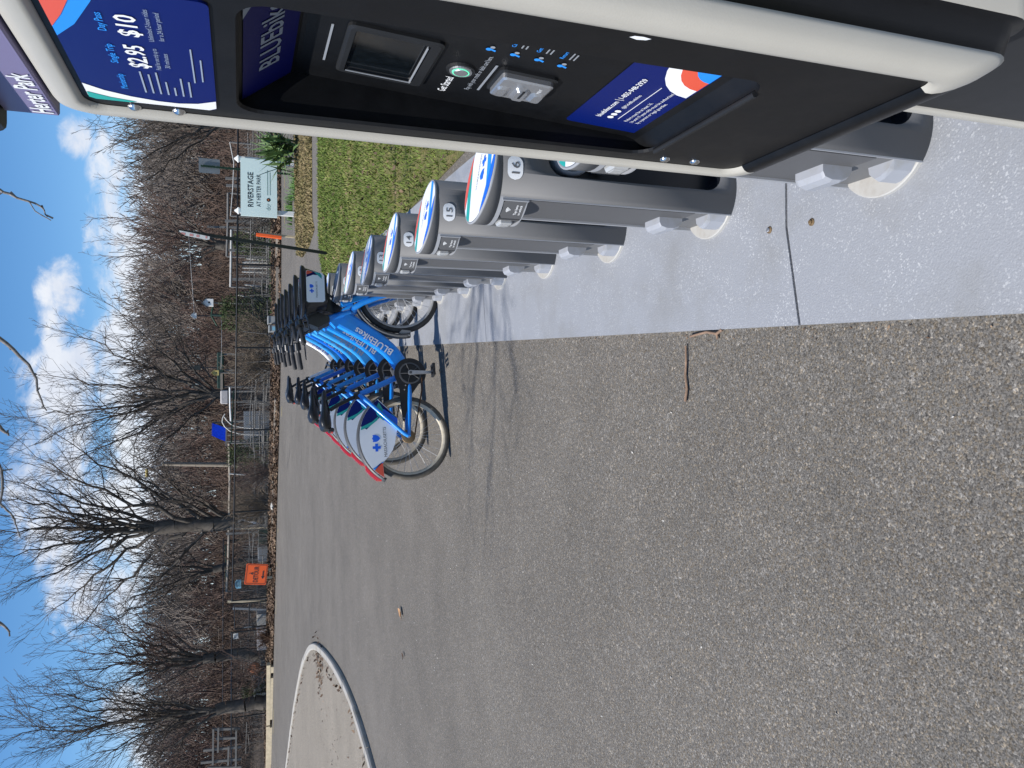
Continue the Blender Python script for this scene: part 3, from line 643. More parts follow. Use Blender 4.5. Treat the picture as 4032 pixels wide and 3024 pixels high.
# ------------------------------------------------------------------ rental kiosk
KORG = (0.50, 0.90, 0.0)
def build_kiosk():
    K = thing('rental_kiosk', 'tall black bike rental kiosk with light grey frame, price poster and card reader', 'kiosk', KORG)
    def B(mb, name, mats, parent=K): return mb.build(name, mats, parent, KORG)
    RT, UP = V3((0, -1, 0)), V3((0, 0, 1))
    Y0, Y1, Z0, Z1 = 0.652, 1.142, 0.660, 1.803
    n = 6
    def loop(i, X, r, bi=None):
        b = i if bi is None else bi
        return [(X, y, z) for y, z in rrect(Y0 + i, Y1 - i, Z0 + b, Z1 - i, r, n)]
    spec = [(.012, .60, .03), (0, .588, .04), (0, .434, .045), (.007, .431, .045), (.007, .389, .045), (0, .386, .045), (0, .380, .045),
            (.0025, .3685, .045), (.009, .3605, .042), (.019, .3568, .038), (.030, .3560, .032), (.037, .3575, .028), (.040, .3640, .026)]
    BI = {3: .012, 4: .030, 5: .036, 6: .046, 7: .066, 8: .086, 9: .100, 10: .110, 11: .117, 12: .123}
    loops = [loop(i, X, r, BI.get(k)) for k, (i, X, r) in enumerate(spec)]
    nl = len(loops[0])
    def mf(k, i):
        if k in (2, 3, 4): return 1
        if k >= 5 and i == 3 * (n + 1) - 1: return 1     # straight bottom edge is black
        return 0
    mb = MB(); mb.loft(loops, cap0=True, smooth=True, mfun=mf)
    fr = B(mb, 'housing', ['shell_grey', 'kiosk_black'])
    # side groove trim is in the housing; black face plate with its recess opening
    XF = 0.3645
    CY0, CY1, CZ0, CZ1 = 0.768, 1.074, 0.966, 1.582
    outer = [(XF, y, z) for y, z in rrect(Y0 + .040, Y1 - .040, Z0 + .1235, Z1 - .040, .026, n)]
    inner = [(XF, y, z) for y, z in rrect(CY0, CY1, CZ0, CZ1, .034, n)]
    inner2 = [(XF + .004, y, z) for y, z in rrect(CY0 + .003, CY1 - .003, CZ0 + .003, CZ1 - .003, .032, n)]
    mb = MB(); mb.loft([outer, inner, inner2]); B(mb, 'face_plate', ['kiosk_black'])
    # recess: sloping visor, back panel leaning out at the foot, curved lip
    Xb = lambda z: 0.428 - (1.505 - z) * 0.070
    prof = [(XF, 1.588), (.372, 1.584), (.380, 1.575), (.428, 1.508), (.428, 1.503), (Xb(1.0), 1.0), (.388, .985), (.378, .974), (XF, .962)]
    ya, yb = CY0 - .006, CY1 + .004
    mb = MB(); mb.loft([[(x, ya, z) for x, z in prof], [(x, yb, z) for x, z in prof]], closed=False)
    mb.add([(x, yb, z) for x, z in prof], [tuple(range(len(prof)))]); mb.add([(x, ya, z) for x, z in prof], [tuple(range(len(prof)))])
    rec = B(mb, 'recess', ['kiosk_black'])
    mb = MB(); lip = [(.362, y, CZ0 + .002) for y in (CY0 + .03, .85, .95, CY1 - .03)] ; mb.tube(lip, .0045, 6); B(mb, 'recess_lip', ['kiosk_dark'])
    # logo on the visor
    vo = V3((.380, 0, 1.575)); vd = V3((.428 - .380, 0, 1.508 - 1.575)).normalized(); vup = -vd; vn = V3((vd.z, 0, -vd.x)); 
    if vn.x > 0: vn = -vn
    base = vo + vd * .078 + vn * .0012
    mb = MB(); mb.flat([(0, .002), (.29, .002), (.29, .078), (0, .078)], V3((base.x, CY1 - .006, base.z)), RT, vup); mb.flat([(.235, .079), (.29, .079), (.29, .05)], V3((base.x, CY1 - .006, base.z)) + vn * .0005, RT, vup, 1)
    lg = B(mb, 'logo_band', ['print_navy_dark', 'print_dim'])
    mb = MB(); text(mb, 'BLUEbikes', V3((base.x, CY1 - .075, base.z)) + vup * .026 + vn * .001, RT, vup, .030, w=.185, bold=.012); B(mb, 'logo_lettering', ['print_dim'], lg)
    # helpers on the leaning back panel
    bu = V3((.070, 0, 1)).normalized(); bn = V3((-1, 0, .070)).normalized()
    def onb(px, py, lift=0.0):
        d = ray(px, py); # plane x - .07 z = .428 - .07*1.505
        k = .428 - .07 * 1.505; t = (k + .07 * H) / (d.x - .07 * d.z); p = V3((0, 0, H)) + d * t
        return p + bn * lift
    def bp(y, z, lift=0.0): return V3((Xb(z), y, z)) + bn * lift
    # screen
    a = onb(1320, 264); b = onb(1646, 332); c = onb(1772, 167)
    sy1, sy0, sz1, sz0 = a.y, c.y, a.z, (b.z + c.z) / 2
    def ringpts(y0, y1, z0, z1, r, lift): return [bp(y, z, lift) for y, z in rrect(y0, y1, z0, z1, r, 3)]
    mb = MB(); mb.loft([ringpts(sy0, sy1, sz0, sz1, .008, .0), ringpts(sy0, sy1, sz0, sz1, .008, .004), ringpts(sy0 + .004, sy1 - .004, sz0 + .004, sz1 - .004, .006, .006), ringpts(sy0 + .010, sy1 - .010, sz0 + .016, sz1 - .010, .004, .006), ringpts(sy0 + .016, sy1 - .016, sz0 + .024, sz1 - .014, .003, -.012)])
    scr = B(mb, 'screen_bezel', ['kiosk_dark'])
    mb = MB(); mb.add(ringpts(sy0 + .014, sy1 - .014, sz0 + .022, sz1 - .012, .003, .0008), [tuple(range(16))]); B(mb, 'screen', ['glass_black'], scr)
    mb = MB(); mb.bar(bp(sy0 + .013, sz0 + .0195, .0062), bp(sy1 - .013, sz0 + .0195, .0062), .003, .0012); B(mb, 'screen_edge', ['print_dim'], scr)
    mb = MB(); mb.bar(bp(sy1 - .0125, sz0 + .02, .0062), bp(sy1 - .0125, sz1 - .012, .0062), .0015, .001); B(mb, 'screen_edge', ['print_dim'], scr)
    # start button
    c = onb(1815, 272); mb = MB()
    def disc(c, r0, r1, l0, l1, m, nm, par):
        mb = MB(); rings = []
        for r, l in ((r0, l0), (r1, l1)): rings.append([c + V3((0, 1, 0)) * r * math.cos(i * math.pi / 12) + bu * r * math.sin(i * math.pi / 12) + bn * l for i in range(24)])
        mb.loft(rings, cap1=True); return B(mb, nm, [m], par)
    bt = disc(c, .020, .019, 0, .003, 'kiosk_dark', 'button_housing', K)
    disc(c, .0155, .0148, .0025, .0045, 'silver', 'button_cap', bt); disc(c, .0118, .0115, .0046, .0052, 'button_ring', 'light_ring', bt); disc(c, .0095, .009, .0053, .006, 'silver', 'button_face', bt)
    p = onb(1795 - 42, 352); mb = MB(); text(mb, 'Get Started', bp(p.y + .004, p.z, .0012), RT, bu, .0115, w=.050, bold=.008); B(mb, 'start_lettering', ['print_white'])
    p = onb(1845, 350); mb = MB(); text(mb, 'Pay with your credit or debit card here.', bp(p.y, p.z, .0012), RT, bu, .007, w=.112, bold=.01)
    mb.box(bp(p.y - .048, p.z - .012, .001), (.0006, .085, .003)); B(mb, 'payment_lettering', ['print_dim'])
    p = onb(1275, 232); mb = MB(); mb.box(bp(p.y - .052, p.z, .001), (.0006, .104, .0028)); B(mb, 'language_lettering', ['print_dim'])
    # card reader
    a, b, c, d_ = onb(1925, 330), onb(2105, 375), onb(2195, 312), onb(1990, 265)
    ry1 = (a.y + b.y) / 2; ry0 = (c.y + d_.y) / 2; rz1 = (a.z + d_.z) / 2; rz0 = (b.z + c.z) / 2
    mb = MB(); mb.loft([ringpts(ry0 - .004, ry1 + .006, rz0 - .006, rz1 + .004, .008, 0), ringpts(ry0 - .004, ry1 + .006, rz0 - .006, rz1 + .004, .008, .004), ringpts(ry0, ry1 + .002, rz0 - .002, rz1, .006, .006)], cap1=True); cr = B(mb, 'card_reader', ['kiosk_dark'])
    mb = MB(); mb.loft([ringpts(ry0, ry1, rz0, rz1, .005, .006), ringpts(ry0, ry1, rz0, rz1, .005, .012), ringpts(ry0 + .003, ry1 - .003, rz0 + .003, rz1 - .003, .004, .014)], cap1=True)
    ym = (ry0 * .45 + ry1 * .55); zm = (rz0 + rz1) / 2
    mb.loft([ringpts(ry0 + .020, ry1 - .006, zm - .010, zm + .010, .004, .0138), ringpts(ry0 + .022, ry1 - .010, zm - .007, zm + .007, .003, .019)], cap1=True)
    for s in (-1, 1): mb.loft([ringpts(ry0 + .024, ry1 - .004, zm + s * .024 - .010, zm + s * .024 + .010, .006, .0139), ringpts(ry0 + .030, ry1 - .008, zm + s * .026 - .006, zm + s * .026 + .006, .004, .0165)], cap1=True)
    B(mb, 'reader_bezel', ['silver'], cr)
    mb = MB(); mb.box(bp(ym - .004, zm, .0192), (.001, .024, .003)); B(mb, 'card_slot', ['slot_black'], cr)
    mb = MB(); text(mb, 'PAYMENT', bp(ry0 + .034, rz0 + .012, .0145), RT, bu, .005, w=.024); B(mb, 'reader_lettering', ['print_white'], cr)
    # little step-by-step pictures
    ins = MB(); wh = MB()
    for (px, py, head) in [(1925, 190, None), (2020, 212, 'Card'), (2115, 232, 'Get'), (2205, 256, 'Return')]:
        q = onb(px, py)
        ins.flat(arc(0, 0, .0038, 0, 330, 8), bp(q.y, q.z, .0012), RT, bu); wh.flat(arc(.007, -.003, .0032, 0, 330, 8), bp(q.y, q.z, .0014), RT, bu)
        ins.flat([(-.003, -.009), (.001, -.009), (.003, -.003), (0, -.002)], bp(q.y, q.z, .0016), RT, bu)
        if head:
            text(ins, head, bp(q.y - .020, q.z + .004, .0012), RT, bu, .0055, bold=.01)
            wh.box(bp(q.y - .030, q.z - .004, .001), (.0006, .018, .0016)); wh.box(bp(q.y - .029, q.z - .0095, .001), (.0006, .016, .0016))
    st = B(ins, 'instruction_print', ['print_sky']); tag(B(wh, 'instruction_print', ['print_dim'], st), kind='stuff')
    # contact sticker at the foot of the recess
    t1 = onb(2222, 470); b1 = onb(2496, 533)
    sy1_ = t1.y - .002; szt, szb = t1.z, b1.z - .003; sw = sy1_ - (CY0 - .002)
    hh = szt - szb
    def sp(u, v, l=.001): return bp(sy1_ - u, szb + v, l)
    mb = MB(); pts = rrect(0, sw, 0, hh, .008, 3); mb.add([sp(u, v, .0008) for u, v in pts], [tuple(range(len(pts)))]); cs = B(mb, 'contact_sticker', ['print_navy'])
    mb = MB()
    cxr, czr = sw - .015, .012
    for k, (r, l) in enumerate(((.125, .0012), (.098, .0016), (.070, .0020))):
        pl = [(min(sw - .001, cxr + r * math.cos(R_(a_))), max(.001, czr + r * .62 * math.sin(R_(a_)))) for a_ in range(0, 181, 12)]
        pl = [(u, min(v, hh - .001)) for u, v in pl]
        mb.add([sp(u, v, l) for u, v in pl], [tuple(range(len(pl)))], k)
    B(mb, 'sticker_roundel', ['print_white', 'print_red', 'print_sky'], cs)
    mb = MB()
    text(mb, 'bluebikes.com', sp(.040, hh - .040, .0022), RT, bu, .0085, w=.060, bold=.014); text(mb, '1-855-948-2929', sp(.112, hh - .040, .0022), RT, bu, .0085, w=.070, bold=.014)
    mb.box(sp(.106, hh - .037, .0018), (.0004, .0008, .014)); mb.box(sp(.105, hh - .068, .0018), (.0004, .125, .0008))
    for k in range(3): mb.flat(arc(0, 0, .0048, 0, 330, 9), sp(.045 + k * .012, hh - .054, .0022), RT, bu)
    text(mb, '@RideBluebikes', sp(.082, hh - .057, .0022), RT, bu, .0055, w=.052)
    for k, s in enumerate(('Riders must be at least 16.', '16 and 17-year-olds must be authorized', 'by a parent or legal guardian.')):
        text(mb, s, sp(.040, hh - .084 - k * .0095, .0022), RT, bu, .0058, w=(.078, .118, .085)[k])
    B(mb, 'sticker_lettering', ['print_white'], cs)
    # price poster
    py1, py0, pz1, pz0 = 1.073, .775, 1.755, 1.606
    XP = XF - .0025
    def pp(u, v, l=0.0): return V3((XP - l, py1 - u, pz0 + v))
    pw, ph = py1 - py0, pz1 - pz0
    pl = rrect(0, pw, 0, ph, .009, 4)
    mb = MB(); mb.loft([[(XF, py1 - u, pz0 + v) for u, v in pl], [(XP, py1 - u, pz0 + v) for u, v in pl]], cap1=True); po = B(mb, 'price_poster', ['print_navy'])
    mb = MB()
    swo = [(.004, .001)] + [(0.001, .009), (.001, .03)] + [(.012, .018), (.040, .0008)]
    lo = [(0.009, .0005), (.0005, .009), (.0005, .05), (.001, ph - .009), (.004, ph - .003), (.010, ph - .0005), (.050, ph - .0005), (.033, ph - .022), (.021, ph - .05), (.014, ph - .08), (.0135, .045), (.02, .022), (.035, .0005)]
    mb.add([pp(u, v, .0006) for u, v in lo], [tuple(range(len(lo)))], 0)
    te = [(.0008, ph - .045), (.0008, ph - .008), (.006, ph - .001), (.024, ph - .001), (.012, ph - .025), (.005, ph - .055)]
    mb.add([pp(u, v, .0012) for u, v in te], [tuple(range(len(te)))], 1)
    B(mb, 'poster_swoosh', ['print_white', 'print_teal'], po); mb = MB()
    rr = [(pw - .012, ph - .0006), (pw - .118, ph - .0006), (pw - .085, ph - .022), (pw - .03, ph - .045), (pw - .0006, ph - .055), (pw - .0006, ph - .01)]
    mb.add([pp(u, v, .0006) for u, v in rr], [tuple(range(len(rr)))], 1)
    rb = [(pw - .012, ph - .0006), (pw - .095, ph - .0006), (pw - .065, ph - .014), (pw - .02, ph - .03), (pw - .0006, ph - .036), (pw - .0006, ph - .01)]
    mb.add([pp(u, v, .0012) for u, v in rb], [tuple(range(len(rb)))], 0)
    B(mb, 'poster_swoosh', ['print_red', 'print_sky'], po)
    mb = MB()
    for s, u, w in (('Membership', .048, .046), ('Single Trip', .126, .050), ('Day Pass', .208, .040)): mb = MB(); text(mb, s, pp(u, .099, .001), RT, UP, .0080, w=w, bold=.01); B(mb, 'poster_heading', ['print_sky'], po)
    for s, u, w in (('$2.95', .120, .060), ('$10', .202, .048)): mb = MB(); text(mb, s, pp(u, .069, .001), RT, UP, .020, w=w, bold=.018); B(mb, 'poster_price', ['print_white'], po)
    mb = MB()
    text(mb, 'Unlimited 2-hour rides', pp(.196, .056, .001), RT, UP, .0055, w=.072); text(mb, 'for a 24 hour period', pp(.200, .046, .001), RT, UP, .0055, w=.064)
    text(mb, 'Pedal for one trip up to', pp(.120, .056, .001), RT, UP, .0055, w=.058); text(mb, '30 minutes', pp(.128, .046, .001), RT, UP, .0055, w=.04)
    for k, w in enumerate((.066, .060, .068, .042, .026, .058, .050)): mb.box(pp(.042 + w / 2, .080 - k * .0085, .0008), (.0004, w, .0019))
    mb.box(pp(.14, .022, .0008), (.0004, .096, .0016)); mb.box(pp(.13, .013, .0008), (.0004, .064, .0016))
    B(mb, 'poster_small_print', ['print_grey'], po)
    # rivets down the face
    for (px, py) in [(530, 420), (705, 438), (2618, 626), (2735, 636)]:
        d = ray(px, py); t = (XF) / d.x; c = V3((0, 0, H)) + d * t
        mb = MB(); rings = [[(XF - l, c.y + r * math.cos(i * math.pi / 6), c.z + r * math.sin(i * math.pi / 6)) for i in range(12)] for r, l in ((.0085, 0), (.008, .002), (.005, .0042), (.002, .005))]
        mb.loft(rings, cap1=True, smooth=True); B(mb, 'rivet', ['chrome'])
    # name strip and cap
    def slab(nm, x0, x1, y0, y1, z0, z1, m, r=.004):
        mb = MB(); mb.box(((x0 + x1) / 2, (y0 + y1) / 2, (z0 + z1) / 2), (x1 - x0, y1 - y0, z1 - z0), bev=r); return B(mb, nm, [m])
    ns = slab('name_strip', .362, .58, .645, 1.160, 1.8035, 1.8680, 'strip_purple', .002)
    mb = MB(); text(mb, 'Herter Park', V3((.3608, 1.150, 1.8095)), RT, UP, .0245, w=.135, bold=.02); B(mb, 'station_name', ['print_white'], ns)
    mb = MB(); mb.loft([[(x, y, z) for y, z in rrect(.63 + i, 1.195 - i, 1.8685, 1.93, .022)] for i, x in ((.012, .340), (.003, .345), (0, .352), (0, .60), (.01, .61))], cap0=True, cap1=True, smooth=False); B(mb, 'top_cap', ['kiosk_dark'])
    # pedestal
    mb = MB(); PL = lambda i, X, r: [(X, y, z) for y, z in rrect(.655 + i, 1.02 - i, .016, .90, r, 3)]
    mb.loft([PL(0, .62, .02), PL(0, .482, .02), PL(.004, .470, .02), PL(.014, .464, .018), PL(.032, .464, .012), PL(.034, .468, .01)], cap0=True, smooth=True); pd = B(mb, 'pedestal', ['shell_grey'])
    mb = MB(); mb.add([(.468, y, z) for y, z in rrect(.688, .987, .049, .867, .01, 3)], [tuple(range(16))]); B(mb, 'pedestal_panel', ['kiosk_dark'], pd)
    mb = MB(); mb.box((.53, .86, .022), (.24, .42, .014), bev=.004); B(mb, 'foot_plate', ['dock_base'], pd)
    # paint chip on the near rail
    c = V3((0, 0, H)) + ray(2478, 142) * (.3565 / ray(2478, 142).x)
    mb = MB(); pl = [(.0 , 0), (.010, .003), (.020, .001), (.024, -.003), (.014, -.005), (.004, -.004)]; mb.add([(.3555, c.y + v, c.z - u) for u, v in pl], [tuple(range(6))]); B(mb, 'paint_scuff', ['print_white'], fr)
    return K
build_kiosk()

# ------------------------------------------------------------------ docks
DR = 0.15
def topz(x): return 0.860 - 0.18 * x
def build_dock_proto():
    D = thing('bike_dock', 'grey dock', 'bike dock', group='numbered grey docks in a row on the base plate')
    CH = -0.09; a0 = math.degrees(math.acos(CH / DR))
    NA = 44
    dl = [(DR * math.cos(R_(-a0 + 2 * a0 * i / NA)), DR * math.sin(R_(-a0 + 2 * a0 * i / NA))) for i in range(NA + 1)]
    body = MB(); body.loft([[(x, y, z) for x, y in dl] for z in (.014, .836)], cap0=True, cap1=True)
    bo = body.build('tmp_body', ['dock_grey', 'slot_black'])
    cut = MB(); sl_ = rrect(-.022, .092, .075, .69, .05, 6); cut.loft([[(x, y, z) for x, z in sl_] for y in (-.2, -.085)], cap0=True, cap1=True)
    co = cut.build('tmp_cut', ['slot_black'])
    md = bo.modifiers.new('b', 'BOOLEAN'); md.operation = 'DIFFERENCE'; md.object = co; md.solver = 'EXACT'
    bpy.context.view_layer.update()
    me = bpy.data.meshes.new_from_object(bo.evaluated_get(bpy.context.evaluated_depsgraph_get()))
    bpy.data.objects.remove(bo); bpy.data.objects.remove(co)
    me.name = 'shell'
    if len(me.materials) < 2: me.materials.clear(); me.materials.append(MATS['dock_grey']); me.materials.append(MATS['slot_black'])
    for p in me.polygons:
        c = p.center; r = math.hypot(c.x, c.y); p.material_index = 0; p.use_smooth = abs(p.normal.z) < .3 and r > .144
        if c.y < -.05 and -.03 < c.x < .1 and .07 < c.z < .70 and (r < .1435 or abs(p.normal.z) > .1): p.material_index = 1; p.use_smooth = False
    link('shell', me, D)
    # head: full round, sloping top
    N = 48; circ = [(math.cos(2 * math.pi * i / N), math.sin(2 * math.pi * i / N)) for i in range(N)]
    def ring(r, dz, z=None): return [(r * x, r * y, (topz(r * x) + dz) if z is None else z) for x, y in circ]
    mb = MB(); mb.loft([ring(DR, 0, .8362), ring(DR, -.004)], cap0=True, smooth=True)
    hd = mb.build('head', ['dock_grey'], D)
    mb = MB(); mb.loft([ring(DR, -.004), ring(DR + .001, .001), ring(DR - .003, .003), ring(DR - .006, .001)], smooth=True); mb.build('top_rim', ['dock_light'], D)
    # front flat panel (slightly recessed, with a pale edge strip)
    mb = MB(); mb.box((CH - .001, .0, .45), (.006, .225, .60), 0); mb.build('front_panel', ['dock_dark'], D)
    mb = MB(); mb.box((CH - .004, .115, .42), (.012, .012, .80)); mb.build('panel_edge', ['dock_light'], D)
    mb = MB(); mb.box((CH + .002, -.1185, .42), (.010, .004, .81)); mb.build('panel_edge', ['dock_light'], D)
    # reader block under the head
    def seg(r, x1, n=18):
        a = math.degrees(math.acos(max(-1, x1 / r))); return [(r * math.cos(R_(a + (360 - 2 * a) * i / n)), r * math.sin(R_(a + (360 - 2 * a) * i / n))) for i in range(n + 1)]
    mb = MB(); s1 = seg(.150, -.088); mb.loft([[(x, y, z) for x, y in s1] for z in (.822, .8355)], cap0=True, cap1=True); s2 = seg(.1495, -.088); 
    mb.loft([[(x, y, z) for x, y in seg(.149, -.088)] for z in (.744, .7475)], cap0=True, cap1=True)
    mb.box((-.094, -.1165, .785), (.012, .006, .085), R=Matrix.Rotation(R_(10), 3, 'Z'))
    tr = mb.build('reader_trim', ['dock_light'], D)
    # faceted reader panel facing the path corner
    pa, pb = V3((-.098, -.116, 0)), V3((-.140, -.055, 0)); u = (pb - pa); L = u.length; u.normalize(); nrm = V3((u.y, -u.x, 0))
    if nrm.x > 0: nrm = -nrm
    mb = MB(); poly = [(-.004, .748), (L, .748), (L, .812), (L * .8, .821), (.012, .821), (-.004, .808)]
    v0 = [pa - u * p[0] * -1 + V3((0, 0, p[1])) for p in poly]; v1 = [p - nrm * .05 for p in v0]; v2 = v0; k = len(poly)
    mb.add(v0 + v1, [tuple(range(k)), tuple(range(k, 2 * k))[::-1]] + [(i, (i + 1) % k, (i + 1) % k + k, i + k) for i in range(k)])
    rp = mb.build('reader_panel', ['dock_dark'], D)
    mb = MB(); oo = pa + nrm * .0008; rt = u * -1
    def ru(a, b): return oo + u * a + V3((0, 0, b))
    # viewer sees the panel from the path: reading direction runs from the front edge back towards the shell
    ro = pa + u * (L - .008) + nrm * .0008
    for q, r in enumerate((.004, .008, .012, .016)):
        o_ = arc(0, 0, r, 50, 130, 6); i_ = arc(0, 0, r - .0022, 50, 130, 6)[::-1]
        mb.flat([(p[0] + .028, p[1]) for p in o_ + i_], ro + V3((0, 0, .790)), rt, V3((0, 0, 1)))
    text(mb, 'Tap here', ro + V3((0, 0, .770)) + rt * .008, rt, V3((0, 0, 1)), .0085, w=.040, bold=.01); text(mb, 'to unlock', ro + V3((0, 0, .757)) + rt * .008, rt, V3((0, 0, 1)), .0085, w=.040, bold=.01)
    mb.build('reader_lettering', ['print_white'], rp)
    mb = MB(); mb.box((-.118, .0, .785), (.05, .10, .070)); mb.build('reader_core', ['dock_dark'], D)
    mb = MB(); mb.box((-.146, -.018, .790), (.018, .045, .046), bev=.006); mb.box((-.150, -.012, .792), (.012, .03, .03), bev=.005); lt = mb.build('status_lamp', ['lamp_clear'], D)
    # base
    mb = MB(); mb.loft([[(r * x, r * y, z) for x, y in circ] for r, z in ((.1485, .012), (.1485, .022), (.146, .025))], cap1=True, smooth=False); mb.build('base_ring', ['dock_base'], D)
    # white wheel guide on the front foot: rounded lug and small stop
    mb = MB(); pr = [(-.0885, .150), (-.0885, .240), (-.114, .240), (-.128, .233), (-.135, .212), (-.134, .184), (-.124, .162), (-.108, .151)]
    mb.loft([[(-.0885 + (x + .0885) * f, y, .195 + (z - .195) * (.9 + .1 * f)) for x, z in pr] for f, y in ((.88, -.036), (1, -.028), (1, .055), (.9, .062))], cap0=True, cap1=True)
    mb.build('wheel_guide', ['dock_guide'], D)
    mb = MB(); st_ = [(-.0885, -.112), (-.0885, -.030), (-.112, -.034), (-.128, -.050), (-.126, -.066), (-.110, -.096)]
    mb.loft([[(-.0885 + (x + .0885) * f, y, z) for x, y in st_] for f, z in ((1, .024), (1, .080), (.85, .094))], cap0=True, cap1=True); mb.build('wheel_stop', ['dock_guide'], D)
    # lock ring in the side slot
    mb = MB(); cz = .60
    mb.loft([[(.042 + r * x, yy, cz + r * 1.25 * y) for x, y in circ[::2]] for r, yy in ((.050, -.088), (.050, -.118), (.040, -.126), (.036, -.118), (.034, -.100))], cap1=False, smooth=True); lk = mb.build('lock_ring', ['dock_light'], D)
    mb = MB(); mb.loft([[(.042 + r * x, yy, cz + r * 1.25 * y) for x, y in circ[::2]] for r, yy in ((.034, -.100), (.026, -.112), (.015, -.116))], cap1=True, smooth=True); mb.box((.036, -.108, .50), (.05, .03, .055), bev=.006); mb.build('lock_face', ['lamp_clear'], lk)
    return D
def dock_label(mats, dark):
    mb = MB(); N = 48
    r = DR - .006
    tz = lambda x, y, l=0: (x, y, topz(x) + .0022 + l)
    mb.add([tz(r * math.cos(2 * math.pi * i / N), r * math.sin(2 * math.pi * i / N)) for i in range(N)], [tuple(range(N))], 0)
    if dark:
        mb.add([tz(*p, .0008) for p in ((-.10, -.05), (-.06, -.05), (-.06, .0), (-.10, 0))], [(0, 1, 2, 3)], 1)
        mb.add([tz(*p, .0008) for p in ((.07, -.06), (.085, -.06), (.085, .06), (.07, .06))], [(0, 1, 2, 3)], 1)
        return mb
    def chord(ang, d0, d1, mi, l):
        """band of the disc between two parallel chords"""
        ca, sa = math.cos(R_(ang)), math.sin(R_(ang)); pts = []
        h0 = math.degrees(math.acos(d0 / r)); h1 = math.degrees(math.acos(min(.999, d1 / r)))
        for i in range(9): a = R_(ang - h0 + (h0 - h1) * i / 8); pts.append((r * math.cos(a), r * math.sin(a)))
        for i in range(9): a = R_(ang + h1 + (h0 - h1) * i / 8); pts.append((r * math.cos(a), r * math.sin(a)))
        mb.add([tz(x, y, l) for x, y in pts], [tuple(range(len(pts)))], mi)
    chord(-72, .070, .105, 1, .0006); chord(-110, .104, .143, 2, .0012)   # sky and navy along the near edge
    chord(108, .085, .118, 3, .0006); chord(88, .112, .143, 4, .0012)      # teal and red along the far edge
    # mark and lettering read from the lawn side
    def F(u, v): return tz(.012 - u, -.006 - v, .0016)
    mb.add([F(-.030 + p[0] * .036, .018 + p[1] * .036) for p in CROSS], [tuple(range(12))], 5)
    mb.add([F(.014 + p[0] * .040, .018 + p[1] * .038) for p in SHIELD], [tuple(range(10))], 5)
    text(mb, 'MASSACHUSETTS', None, None, None, .011, 6, w=.115, fn=lambda u, v: F(u - .062, v - .030))
    return mb
def build_docks():
    proto = build_dock_proto()
    lab_w = dock_label(None, False).mesh('top_label', ['print_white', 'print_sky', 'print_blue', 'print_teal', 'print_red', 'print_blue', 'print_black'])
    lab_d = dock_label(None, True).mesh('top_label', ['strip_navy', 'print_grey'])
    def cyl(u, v, r=.1508, a=-93): th = R_(a) + u / r; return (r * math.cos(th), r * math.sin(th), v)
    bd = MB(); pl = rrect(-.036, .036, -.0245, .0245, .0244, 8)
    cols = 20
    vs = []
    # badge as vertical strips so that it follows the round shell
    for i in range(cols + 1):
        u = -.036 + .072 * i / cols; du = max(0, abs(u) - (.036 - .0245)); hh = math.sqrt(max(.0245 ** 2 - du * du, 0.0)) 
        vs += [cyl(u, .798 - hh, DR + .0012), cyl(u, .798 + hh, DR + .0012)]
    bd.add(vs, [(2 * i, 2 * i + 2, 2 * i + 3, 2 * i + 1) for i in range(cols)], 0, True); bm_ = bd.mesh('number_badge', ['print_white'])
    docks = [proto] + [copy_tree(proto) for k in range(13)]
    for k, D in enumerate(docks):
        num = 17 - k
        D.location = (0.624 + 0.0312 * k, 1.525 + 0.7655 * k, plate_z - .012)
        lab = {17: 'grey bike dock partly hidden behind the kiosk, nearest the camera', 16: 'grey bike dock beside the kiosk, badge 16, largest one fully in view',
               15: 'empty grey bike dock, badge 15, second behind the kiosk', 14: 'empty grey bike dock in the middle of the row, badge 14', 13: 'empty grey bike dock, badge 13, overlapped by its nearer neighbour',
               12: 'last empty dock with a white top, badge 12, just before the navy-topped dock', 11: 'grey bike dock with a dark navy top, badge 11, last before the bikes', 10: 'grey dock behind the nearest blue bike, below its black tray',
               9: 'grey dock holding the second blue bike from the camera', 8: 'grey dock holding the third bike, a faded blue one', 7: 'grey dock holding the fourth bike, a faded blue one', 6: 'grey dock holding the deep blue fifth bike', 5: 'grey dock holding the pale-lettered sixth bike', 4: 'farthest grey dock, holding the white bike'}[num]
        D['label'] = lab
        link('top_label', lab_d if num == 11 else lab_w, D)
        if num <= 16:
            b = link('number_badge', bm_, D)
            mb = MB(); text(mb, str(num), None, None, None, .026, w=.036 if num > 9 else None, bold=.005, align='C', fn=lambda u, v: cyl(u, .798 - .013 + v, DR + .0022)); mb.build('number', ['dock_grey'], b)
build_docks()
